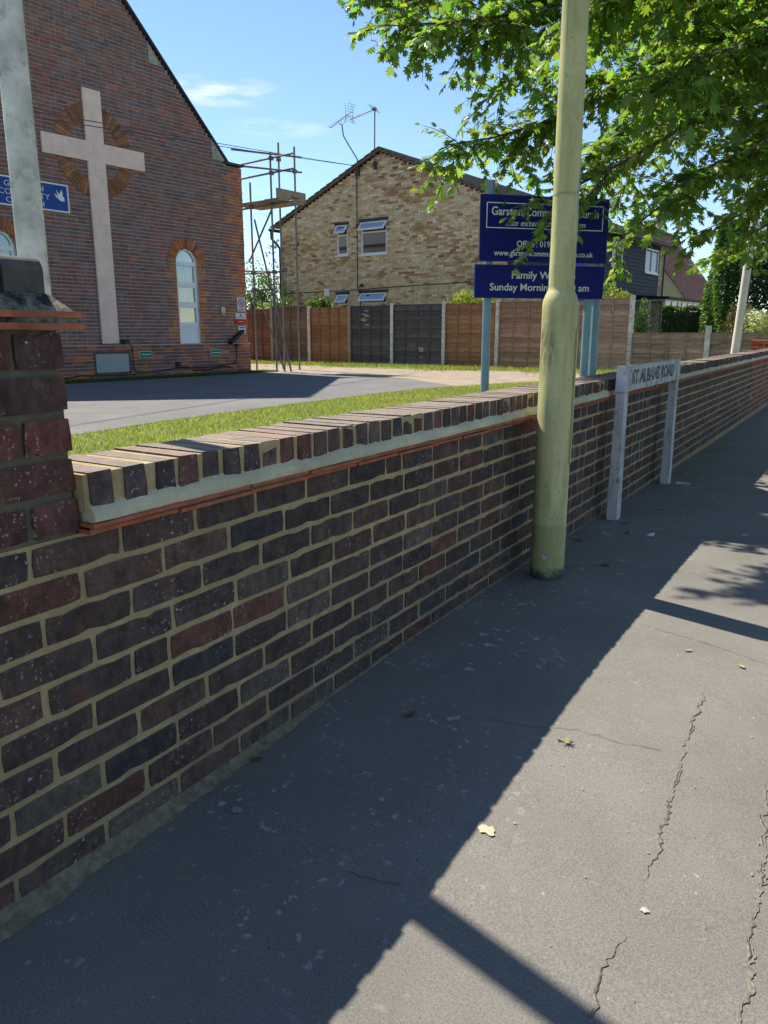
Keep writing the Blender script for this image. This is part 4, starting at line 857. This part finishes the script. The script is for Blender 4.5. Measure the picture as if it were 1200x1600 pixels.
# ================================================================== VEGETATION
def leaf_cloud(mb_pts, size, mat, name, parent, org, rng, shape='quad', cols=(.7, 1.3), droop=0., aspect=.5):
    n = len(mb_pts); P_ = np.asarray(mb_pts, dtype=np.float64)-np.asarray(org)
    d = rng.normal(size=(n, 3)); d[:, 2] -= droop; d /= np.linalg.norm(d, axis=1)[:, None]
    t = rng.normal(size=(n, 3)); s = np.cross(d, t); s /= np.linalg.norm(s, axis=1)[:, None]
    L = size*rng.uniform(.6, 1.35, n)[:, None]
    v = np.stack([P_-d*L*.5, P_+s*L*aspect*.5, P_+d*L*.5, P_-s*L*aspect*.5], axis=1).reshape(-1, 3)
    me = bpy.data.meshes.new(name); me.vertices.add(4*n); me.vertices.foreach_set('co', v.ravel().astype(np.float32))
    me.loops.add(4*n); me.loops.foreach_set('vertex_index', np.arange(4*n, dtype=np.int32)); me.polygons.add(n)
    me.polygons.foreach_set('loop_start', np.arange(0, 4*n, 4, dtype=np.int32)); me.polygons.foreach_set('loop_total', np.full(n, 4, dtype=np.int32))
    me.update(); k = rng.uniform(cols[0], cols[1], n)[:, None]*np.stack([rng.uniform(.85, 1.2, n), np.ones(n), rng.uniform(.7, 1.2, n)], axis=1)
    c = np.ones((n, 4)); c[:, :3] = k; a = me.color_attributes.new('Col', 'FLOAT_COLOR', 'POINT'); a.data.foreach_set('color', np.repeat(c, 4, axis=0).astype(np.float32).ravel())
    me.materials.append(mat); o = link(name, me, parent); return o
def blob_pts(c, r, n, rng, lumps=9, fill=.35):
    """points through an uneven crown: several lumps, denser towards the outside"""
    c = np.array(c); r = np.array(r); L = []
    for k in range(lumps):
        d = rng.normal(size=3); d /= np.linalg.norm(d); L.append((c+d*r*rng.uniform(.35, .75), r*rng.uniform(.35, .6)))
    L.append((c, r*.75)); out = []
    for k in range(n):
        q, rad = L[rng.integers(len(L))]; d = rng.normal(size=3); d /= np.linalg.norm(d); out.append(q+d*rad*(1-fill*rng.random()**1.5))
    return np.array(out)
def shrub(name, label, cat, c, r, n, size, mat, stem=True, lumps=9, group=None, seed=0, base=None):
    rng = np.random.default_rng(seed); b = (c[0], c[1], G if base is None else base); t = thing(name, label, cat, b, 0, group)
    pts = blob_pts(c, r, n, rng, lumps); pts = pts[pts[:, 2] > b[2]]
    leaf_cloud(pts, size, mat, 'foliage', t, b, rng)['kind'] = 'stuff'
    m = MB(); rr = random.Random(seed)
    for k in range(5): m.path([(rr.uniform(-.1, .1)*r[0], rr.uniform(-.1, .1)*r[1], -.05), (rr.uniform(-.2, .2)*r[0], rr.uniform(-.2, .2)*r[1], (c[2]-b[2])*.6), (rr.uniform(-.6, .6)*r[0], rr.uniform(-.6, .6)*r[1], (c[2]-b[2]+r[2]*.5))], [.05*max(r), .035*max(r), .01*max(r)], 6)
    m.build('stem', M_BARK, t, (0, 0, 0)); return t
shrub('purple_tree', 'purple leaved tree seen through the scaffold', 'tree', (-19.6, 26.5, 3.0), (1.7, 1.5, 1.7), 2600, .13, M_LEAFP, seed=1)
shrub('garden_shrub', 'mid green shrub below the purple tree behind the fence', 'shrub', (-18.4, 23.2, 2.1), (1.1, .8, 1.2), 2600, .10, M_LEAFG, seed=2)
shrub('garden_shrub', 'tall green shrub tight beside the church corner behind the scaffold', 'shrub', (-17.9, 22.2, 2.6), (.8, .7, 1.2), 2200, .10, M_LEAFG, seed=12)
shrub('garden_shrub', 'bright yellow green shrub topping the fence at its church end', 'shrub', (-16.6, 21.3, 1.9), (.6, .5, .5), 1400, .07, M_LEAFY, seed=3)
shrub('conifer_bush', 'dark conifer bush above the fence beside the small lower window', 'shrub', (-14.3, 21.2, 2.0), (.62, .45, .50), 2400, .09, M_LEAFG, seed=4)
shrub('conifer_bush', 'dark conifer bush by the house downpipe', 'shrub', (-16.0, 21.6, 2.0), (.7, .45, .62), 3000, .09, M_LEAFG, seed=5)
shrub('hedge_shrub', 'yellow green hedge showing above the fence left of the notice board', 'hedge', (-8.95, 21.1, 1.98), (1.0, .45, .46), 3600, .08, M_LEAFY, seed=6)
shrub('hedge_shrub', 'yellow green clipped bush above the fence right of the notice board', 'shrub', (-4.75, 22.3, 2.1), (.5, .45, .52), 2000, .08, M_LEAFY, seed=7)
shrub('conifer_bush', 'small green conifer beside the end post of the tall fence', 'shrub', (-3.85, 21.6, 1.1), (.34, .34, 1.0), 2600, .07, M_LEAFG, seed=8)
rng = np.random.default_rng(21)
t = thing('clipped_hedge', 'clipped dark green hedge in front of the cream cottage', 'hedge', (-4.1, 29.5, G)); n = 9000
q = rng.uniform(0, 1, (n, 3)); face = rng.integers(0, 3, n)
for i in range(n):
    if face[i] == 0: q[i, 2] = 1-rng.random()*.06
    elif face[i] == 1: q[i, 1] = rng.random()*.12
    else: q[i, 0] = rng.choice([rng.random()*.04, 1-rng.random()*.04])
pts = np.stack([-4.95+q[:, 0]*2.1+q[:, 1]*.1, 29.0+q[:, 0]*.9+q[:, 1]*1.0, G+q[:, 2]*1.86+.05*np.sin(q[:, 0]*19)], axis=1)
leaf_cloud(pts, .10, M_LEAFG, 'foliage', t, (-4.1, 29.5, G), rng, cols=(.5, 1.15))['kind'] = 'stuff'
MB().hexa([(-4.85, 29.15, G), (-2.95, 29.95, G), (-2.95, 30.7, G), (-4.85, 29.9, G), (-4.85, 29.15, 1.95), (-2.95, 29.95, 1.95), (-2.95, 30.7, 1.95), (-4.85, 29.9, 1.95)]).build('stem', M_BARK, t, (-4.1, 29.5, G))
t = thing('columnar_conifer', 'bright green columnar conifer beside the clipped hedge', 'tree', (-2.85, 29.0, G)); n = 17000
h = rng.random(n)**.8; a = rng.uniform(0, 2*math.pi, n); rad = (.80-.34*h**2)*(.86+.16*np.sin(a*5+h*9))*(1-.25*rng.random(n)**2)
leaf_cloud(np.stack([-2.85+rad*np.cos(a), 29.0+rad*np.sin(a), G+h*4.6], axis=1), .15, M_LEAFY if False else M_LEAFG, 'foliage', t, (-2.85, 29.0, G), rng, cols=(.8, 1.9), aspect=.35)['kind'] = 'stuff'
MB().path([(0, 0, -.1), (0, 0, 3.9)], [.12, .03], 8).build('trunk', M_BARK, t, (0, 0, 0))
shrub('dark_yew', 'large dark evergreen mass behind the pale utility pole', 'tree', (-1.15, 28.5, 2.5), (1.5, 1.5, 2.6), 15000, .15, M_LEAFD, seed=14, lumps=14)
shrub('dark_yew', 'tall dark evergreen at the right edge behind the other evergreen', 'tree', (.4, 31, 3.2), (2.0, 1.6, 3.3), 13000, .16, M_LEAFD, seed=15, lumps=14, base=0)
shrub('brown_conifer', 'browning conifer between the columnar conifer and the pale pole', 'shrub', (-2.2, 27.2, 1.3), (.45, .45, 1.1), 2400, .09, M_LEAFP if False else leafmat('brown_leaf', (.12, .10, .04), (.2, .16, .05), .3), seed=16)
shrub('variegated_bush', 'pale variegated bush above the low fence at the right edge', 'shrub', (-1.05, 23.6, 1.25), (.75, .6, .62), 4200, .07, M_LEAFV, seed=17)
# lawn, weeds and the shaded strip by the church
def grass(name, label, pts, h, mat, rng, w=.006, cols=(.7, 1.3)):
    n = len(pts); P_ = np.zeros((n, 3)); P_[:, :2] = pts; P_[:, 2] = G
    a = rng.uniform(0, 2*math.pi, n); s = np.stack([np.cos(a), np.sin(a), np.zeros(n)], 1)*w; ln = rng.normal(size=(n, 3))*.45; ln[:, 2] = 1
    H = (h*rng.uniform(.5, 1.4, n))[:, None]; v = np.stack([P_-s, P_+s, P_+ln*H], 1).reshape(-1, 3)
    me = bpy.data.meshes.new(name); me.vertices.add(3*n); me.vertices.foreach_set('co', v.ravel().astype(np.float32)); me.loops.add(3*n); me.loops.foreach_set('vertex_index', np.arange(3*n, dtype=np.int32))
    me.polygons.add(n); me.polygons.foreach_set('loop_start', np.arange(0, 3*n, 3, dtype=np.int32)); me.polygons.foreach_set('loop_total', np.full(n, 3, dtype=np.int32)); me.update()
    pn = np.array([vnoise(p[0]*1.3, p[1]*1.3, 4) for p in pts]); dry = np.clip((pn-.5)*2.2, 0, 1)*rng.random(n)
    c = np.ones((n, 4)); k = rng.uniform(cols[0], cols[1], n); c[:, 0] = k*(1+.55*dry); c[:, 1] = k*(1+.12*dry); c[:, 2] = k*(1+.3*dry)
    at_ = me.color_attributes.new('Col', 'FLOAT_COLOR', 'POINT'); at_.data.foreach_set('color', np.repeat(c, 3, axis=0).astype(np.float32).ravel()); me.materials.append(mat)
    o = link(name, me); o['kind'] = 'stuff'; o['label'] = label; o['category'] = 'grass'; return o
rng = np.random.default_rng(33)
c_ = rng.uniform((-5.5, .4), (-.26, 19.5), (165000, 2)); c_ = np.array([p for p in c_ if not inside(p[0], p[1], drive_poly) and not inside(p[0], p[1], grav)])
grass('lawn_grass', 'sunlit mown lawn between the street wall and the drive', c_, .035, M_GRASS, rng, .006)
ed = []
for k in range(7000):
    y = rng.uniform(2, 13); x = np.interp(y, [2, 4.7, 6, 7.7, 10, 12, 13], [-5.02, -5.12, -5.3, -5.36, -5.38, -5.32, -5.1])+rng.normal()*.05; ed.append((x, y))
cs = rng.uniform((-.15, .02), (5, .5), (1, 2)); st = []
for k in range(16000):
    u, d = rng.uniform(-7.5, .4), -.06-.62*rng.random(); q = on_church(u, d-.05, 0); st.append(q[:2])
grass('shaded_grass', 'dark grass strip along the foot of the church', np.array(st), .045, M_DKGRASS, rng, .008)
wd = []
for k in range(15000):
    x = rng.uniform(-17, -3.8); n_ = vnoise(x*1.1, 3, 9); y = 20.2-abs(rng.normal())*(.25+.9*n_)
    if rng.random() < .35+n_: wd.append((x, y))
grass('weeds', 'straggling weeds along the foot of the tall fence', np.array(wd), .085, M_GRASS, rng, .011, (.6, 1.2))
# ------------------------------------------------------------------ street oak
oak = thing('oak_tree', 'street oak with pointed lobed leaves overhanging the wall and lamp column', 'tree', (3.05, 9.0, 0))
oo = (3.05, 9.0, 0)
BR = [
  [(0.9, 8.2, 4.54), (-0.06, 7.35, 4.08), (-0.83, 6.54, 3.75), (-1.46, 5.99, 3.61), (-1.9, 5.57, 3.52)],
  [(-0.83, 6.54, 3.75), (-1.51, 6.57, 4.08), (-2.19, 6.25, 4.02), (-2.57, 6.16, 4.12)],
  [(0.88, 9.04, 4.56), (-0.03, 8.01, 3.8), (-0.7, 7.23, 3.35), (-1.09, 6.77, 3.0), (-1.45, 6.39, 2.84), (-1.71, 6.08, 2.76)],
  [(-0.7, 7.23, 3.35), (-1.2, 7.34, 3.56), (-1.63, 7.19, 3.53), (-1.83, 7.15, 3.39)],
  [(0.86, 8.31, 3.73), (0.04, 7.36, 3.02), (-0.49, 6.66, 2.56), (-0.78, 6.17, 2.3), (-1.05, 5.91, 2.19)],
  [(-0.49, 6.66, 2.56), (-0.64, 6.22, 2.18), (-0.8, 5.97, 2.07)],
  [(0.81, 9.49, 3.73), (0.04, 8.51, 2.82), (-0.44, 7.85, 2.36), (-0.68, 7.49, 2.03)],
  [(1.02, 8.71, 3.08), (0.44, 7.91, 2.36), (0.06, 7.46, 2.04)],
  [(0.97, 10.4, 3.17), (0.37, 9.57, 2.38), (0.04, 9.02, 2.10)],
  [(0.84, 10.97, 4.62), (-0.15, 9.93, 3.99), (-0.94, 9.07, 3.52), (-1.28, 8.47, 3.01)],
  [(0.77, 10.38, 5.3), (-0.15, 9.4, 4.69), (-0.98, 8.51, 4.23), (-1.58, 7.97, 4.07)],
  [(1.08, 7.01, 2.89), (0.65, 6.53, 2.59), (0.34, 6.16, 2.39), (0.17, 6.01, 2.22)],
  [(1.06, 6.9, 3.45), (0.59, 6.43, 3.24), (0.22, 6.03, 3.07), (-0.05, 5.8, 2.82)],
  [(1.22, 7.67, 2.36), (0.75, 7.14, 2.0)],
  [(1.09, 11.41, 3.05), (0.49, 10.57, 2.27), (0.01, 10.11, 2.12)],
  [(0.98, 6.79, 4.1), (0.37, 6.2, 3.79), (-0.15, 5.82, 3.58), (-0.37, 5.61, 3.29)],
  [(0.68, 12.27, 5.75), (-0.2, 11.24, 4.89), (-0.89, 10.42, 4.37), (-1.26, 9.46, 2.63)],
  [(0.9, 7.5, 5.7), (-0.6, 6.2, 5.4), (-1.7, 5.4, 5.1), (-2.5, 4.9, 4.85)],
  [(1.0, 6.6, 5.2), (-0.2, 5.4, 5.0), (-1.0, 4.8, 4.8)],
]
MB().path([(3.05, 9, -.2), (3.05, 9, 0), (3.02, 9, 1.2), (3.08, 9.02, 2.6), (3.0, 9.05, 4), (3.05, 9.1, 6), (3.0, 9.2, 8)], [.27, .24, .19, .18, .15, .1, .03], 14).build('trunk', M_BARK, oak, oo, smooth=True)
rt = random.Random(17); twigs = []
DEN = [1, 1, .8, .7, .17, .10, .32, .25, .3, 1, 1, .8, 1, .2, .3, 1, .45, 1, .8]
for bi, b in enumerate(BR):
    s0 = Vector(b[0]); root = [Vector((3.03, 9.02, min(6.5, max(2.3, s0.z-.7)))), Vector((3.03, 9.02, 0)).lerp(s0, .5)] if s0.x > .5 else []
    if root: root[1].z = (root[0].z+s0.z)/2+.1
    pts = root+[Vector(p) for p in b]; n = len(pts)
    MB().path(pts, [.034*(1-.88*i/(n-1)) for i in range(n)] if root else [.010*(1-.7*i/(n-1)) for i in range(n)], 7).build('limb', M_BARK, oak, oo, smooth=True)
    for i in range(len(b)-1):
        a, c = Vector(b[i]), Vector(b[i+1]); d = (c-a); L = d.length; d.normalize()
        for k in range(max(2, int(L/.024*DEN[bi]))):
            p = a.lerp(c, rt.random()); q = Vector((rt.gauss(0, 1), rt.gauss(0, 1), rt.gauss(-.12, .6))).normalized(); dr = (d*.8+q).normalized()
            twigs.append((p, dr, rt.uniform(.22, .55)))
for k in range(2900):                                     # inner part of the crown over the wall and pavement
    p = Vector((rt.uniform(-1.0, 3.0), rt.uniform(5.9, 12.4), rt.uniform(2.0, 6.0)))
    if ((p.x-1.05)/2.05)**2+((p.y-9.1)/3.2)**2+((p.z-4.2)/1.8)**2 > 1 or p.z < 3.05 and p.x < .25 or p.z < 1.25+.140*p.y: continue
    twigs.append((p, Vector((rt.gauss(-.3, 1), rt.gauss(0, 1), rt.gauss(-.15, .6))).normalized(), rt.uniform(.3, .6)))
for k in range(620):                                     # rest of the crown, above and to the right of the branches listed
    p = Vector((rt.uniform(.2, 6.0), rt.uniform(5.8, 13), rt.uniform(2.9, 8.5)))
    if ((p.x-3)/3.3)**2+((p.y-9.3)/3.6)**2+((p.z-5.6)/3.1)**2 > 1: continue
    twigs.append((p, Vector((rt.gauss(0, 1), rt.gauss(0, 1), rt.gauss(-.1, .6))).normalized(), rt.uniform(.3, .6)))
tw = MB(); LP, LD, LN = [], [], []
for p, d, L in twigs:
    pts = [p+d*(L*t/3)+Vector((0, 0, -.10*L*(t/3)**2*2)) for t in range(4)]; tw.path(pts, [.005, .004, .003, .0015], 4, False)
    n = int(L/.027)
    for k in range(n):
        f = (k+.6)/n; q = p+d*(L*f)+Vector((0, 0, -.2*L*f*f)); sd_ = d.cross(Vector((0, 0, 1))).normalized()*(1 if k % 2 else -1)
        ld = (d*.55+sd_*rt.uniform(.4, 1)+Vector((rt.gauss(0, .3), rt.gauss(0, .3), rt.gauss(-.35, .3)))).normalized()
        LP.append(q+ld*.02); LD.append(ld); LN.append((Vector((0, 0, 1))+Vector((rt.gauss(0, .45), rt.gauss(0, .45), 0))).normalized())
tw.build('twigs', M_BARK, oak, oo, kind='stuff')
half = [(.12, .36, .38, .34), (.36, .62, .66, .44), (.58, .82, .90, .27)]
lv = [(0, 0, 0), (.3, .13, .01), (.6, .16, .0), (1, 0, -.10), (.6, -.16, .0), (.3, -.13, .01), (.3, 0, -.012), (.62, 0, -.02)]
lf = [(0, 6, 1), (6, 7, 2, 1), (7, 3, 2), (0, 5, 6), (6, 5, 4, 7), (7, 4, 3)]
for a, b, tx, ty in half:
    for s in (1, -1):
        k = len(lv); e = lambda x: s*np.interp(x, [0, .3, .6, 1], [0, .13, .16, 0])
        lv += [(a, e(a), .006), (b, e(b), .004), (tx, s*ty, -.05-.06*ty)]; lf.append((k, k+1, k+2) if s > 0 else (k, k+2, k+1))
lv = np.array(lv); NV = len(lv); N = len(LP)
LP, LD, LN = np.array(LP), np.array(LD), np.array(LN)
S = np.cross(LN, LD); S /= np.linalg.norm(S, axis=1)[:, None]; U = np.cross(LD, S)
rng = np.random.default_rng(5); SZ = rng.uniform(.075, .135, N)*np.where(rng.random(N) < .2, .65, 1); pass; CC = np.ones((N, 4)); kk = rng.uniform(.55, 1.45, N); CC[:, 0] = kk*rng.uniform(.75, 1.4, N); CC[:, 1] = kk; CC[:, 2] = kk
camp = np.array([CX, 0, EYE]); fw = np.array([-math.sin(AZ)*math.cos(PITCH), math.cos(AZ)*math.cos(PITCH), -math.sin(PITCH)]); rg = np.array([math.cos(AZ), math.sin(AZ), 0]); up = np.cross(rg, fw)
dd = LP-camp; dz_ = dd@fw; inv = (np.abs(dd@rg/dz_) < .49) & (dd@up/dz_ < .66); order = np.argsort(np.where(inv, dz_/SZ, 1e9))
near = order[:300]; restm = np.ones(N, bool); restm[near] = False; rest = np.where(restm)[0]
V = LP[rest][:, None, :]+SZ[rest][:, None, None]*(lv[None, :, 0:1]*LD[rest][:, None, :]+lv[None, :, 1:2]*S[rest][:, None, :]+lv[None, :, 2:3]*U[rest][:, None, :])-np.array(oo)
cm = MB(); me = bpy.data.meshes.new('crown'); nr = len(rest)
loops = np.concatenate([np.array(f) for f in lf]); tot = np.array([len(f) for f in lf]); nl = len(loops)
me.vertices.add(nr*NV); me.vertices.foreach_set('co', V.reshape(-1).astype(np.float32)); me.loops.add(nr*nl)
me.loops.foreach_set('vertex_index', (loops[None, :]+np.arange(nr)[:, None]*NV).astype(np.int32).ravel()); me.polygons.add(nr*len(lf))
st_ = np.concatenate([[0], np.cumsum(tot)[:-1]]); me.polygons.foreach_set('loop_start', (st_[None, :]+np.arange(nr)[:, None]*nl).astype(np.int32).ravel()); me.polygons.foreach_set('loop_total', np.tile(tot, nr).astype(np.int32)); me.update()
a = me.color_attributes.new('Col', 'FLOAT_COLOR', 'POINT'); a.data.foreach_set('color', np.repeat(CC[rest], NV, axis=0).astype(np.float32).ravel()); me.materials.append(M_OAK); cr_ = link('crown', me, oak); cr_['kind'] = 'stuff'
lms = []
for k in range(6):
    m = MB(); kk = .75+.12*k; m.col = (kk*(1+.05*(k % 3)), kk, kk); m.add([tuple(q) for q in lv], lf); lms.append(m.mesh('leaf', M_OAK))
for i in near:
    o = link('leaf', lms[int(i) % 6], oak); Mx = Matrix((LD[i], S[i], U[i])).transposed(); o.rotation_euler = Mx.to_euler(); o.location = LP[i]-np.array(oo); o.scale = (SZ[i],)*3
# ================================================================== LITTER ON THE PAVEMENT
M_DRY = simple('dry_leaf', (.17, .10, .045), .9, .35, 30, 60, .3); M_DRYY = simple('dry_leaf_yellow', (.33, .26, .11), .9, .25, 30, 60, .3)
def dry_leaf(label, x, y, s, mat, rot, curl=.5, grp='fallen leaves on the pavement'):
    m = MB(); pts = [(0, 0), (.35, .22), (.7, .26), (1, .05), (.75, -.2), (.35, -.24)]
    f = lambda a, b: (a-.5, b, curl*((a-.5)**2+2.2*b*b)*.9+.004/s)
    vs = [f(a, b) for a, b in pts]+[f(.35, 0), f(.7, 0)]
    m.add([tuple(q*s for q in p) for p in vs], [(0, 6, 1), (1, 6, 7, 2), (2, 7, 3), (3, 7, 4), (4, 7, 6, 5), (5, 6, 0)])
    o = m.build('fallen_leaf', mat); o.location = (x, y, gz(y)); o.rotation_euler = (0, 0, rot); tag(o, label, 'leaf', grp)
dry_leaf('curled brown leaf in the wall shade near the middle of the pavement', .31, 1.99, .05, M_DRY, 1.0, .8)
dry_leaf('curled brown leaf against the foot of the wall', .05, 1.53, .045, M_DRY, .3, .7)
dry_leaf('flat olive leaf in the shade near the lamp column foot', .38, 3.97, .07, M_DRY, .1, .3)
dry_leaf('small yellow leaf on the sunlit asphalt below the column shadow', .99, 3.0, .035, M_DRYY, .6, .5)
dry_leaf('thin yellow leaf near the right edge below the column shadow', 1.19, 2.95, .04, M_DRYY, 2.2, .4)
dry_leaf('brown leaf beside the first nameplate post', .22, 5.0, .06, M_DRY, .5, .6); dry_leaf('dark brown leaf between the lamp column and the first nameplate post', .30, 4.75, .06, M_DRY, 1.7, .6)
dry_leaf('brown leaf close behind the lamp column', .1, 4.4, .06, M_DRY, 2.7, .6); dry_leaf('pale leaf on the pavement between the two nameplate posts', .33, 5.6, .055, M_DRYY, 2.0, .3)
sp = MB(); rq = random.Random(4)
for k in range(9):
    a = k*.7+rq.uniform(-.2, .2); L = rq.uniform(.018, .03); c, s = math.cos(a), math.sin(a); w = .0022
    sp.add([(-s*w, c*w, .004), (s*w, -c*w, .004), (c*L+s*w, s*L-c*w, .006+.014*rq.random()), (c*L-s*w, s*L+c*w, .008)], [(0, 1, 2, 3)])
o = sp.build('dried_seed_head', M_DRYY); o.location = (.81, 2.09, gz(2.09)); tag(o, 'spiky dried yellow seed head on the sunlit pavement', 'seed head')
def splat(name, label, cat, x, y, r, mat, seed, z=.0035):
    rq = random.Random(seed); n = 16; m = MB(); p = [(r*rq.uniform(.45, 1.1)*math.cos(2*math.pi*k/n), r*.8*rq.uniform(.45, 1.1)*math.sin(2*math.pi*k/n), z) for k in range(n)]; m.add([(0, 0, z+.001)]+p, [(0, 1+k, 1+(k+1) % n) for k in range(n)])
    o = m.build(name, mat); o.location = (x, y, gz(y)); tag(o, label, cat); return o
splat('dried_splat', 'cream dried splat on the sunlit pavement left of the cracks', 'splat', .77, 1.59, .030, simple('splat', (.44, .40, .28), .95, .1), 3)
splat('chewing_gum', 'pale round gum spot in the wall shade', 'gum', .16, 1.32, .022, simple('gum_grey', (.26, .27, .27), .9, .1), 5)
splat('chewing_gum', 'pale round gum spot in the sun by the cracks', 'gum', 1.18, 1.52, .012, simple('gum_pale', (.42, .37, .30), .9, .1), 6)
m = MB(); m.hexa([(-.02, -.014, .002), (.02, -.012, .002), (.018, .016, .006), (-.02, .014, .002), (-.02, -.014, .006), (.02, -.012, .007), (.018, .016, .022), (-.02, .014, .008)])
o = m.build('paper_scrap', M_SWHITE); o.location = (.44, 4.77, gz(4.77)); tag(o, 'small white paper scrap in the shade right of the lamp column', 'litter')
m = MB(); m.hexa([(-.06, -.02, .002), (.06, -.015, .002), (.055, .02, .002), (-.06, .015, .002), (-.05, -.015, .02), (.05, -.01, .012), (.05, .012, .016), (-.05, .012, .018)])
o = m.build('crushed_wrapper', M_PLATE); o.location = (.25, 6.75, gz(6.75)); tag(o, 'crushed pale wrapper beside the second nameplate post', 'litter')
tg = MB(); rq = random.Random(9)
for k in range(1000):
    y = .9+7*rq.random()**1.3; x = abs(rq.gauss(0, .22))+.03; a = rq.uniform(0, 6.28); L = rq.uniform(.006, .03); w = rq.uniform(.0006, .0016); z = gz(y)+.004
    c, s = math.cos(a)*L, math.sin(a)*L; tg.add([(x-s*w/L, y+c*w/L, z), (x+s*w/L, y-c*w/L, z), (x+c, y+s, z+.002)], [(0, 1, 2)])
for k in range(140):
    x, y = rq.uniform(.6, 2), rq.uniform(.9, 4.5); a = rq.uniform(0, 6.28); L = rq.uniform(.003, .010); w = L*.35; z = gz(y)+.004
    c, s = math.cos(a)*L, math.sin(a)*L; tg.add([(x-s*w/L, y+c*w/L, z), (x+s*w/L, y-c*w/L, z), (x+c, y+s, z+.002)], [(0, 1, 2)])
o = tg.build('plant_debris', M_DRYY); o['kind'] = 'stuff'; o['label'] = 'scattered dry twigs and seed bits along the wall foot'; o['category'] = 'debris'
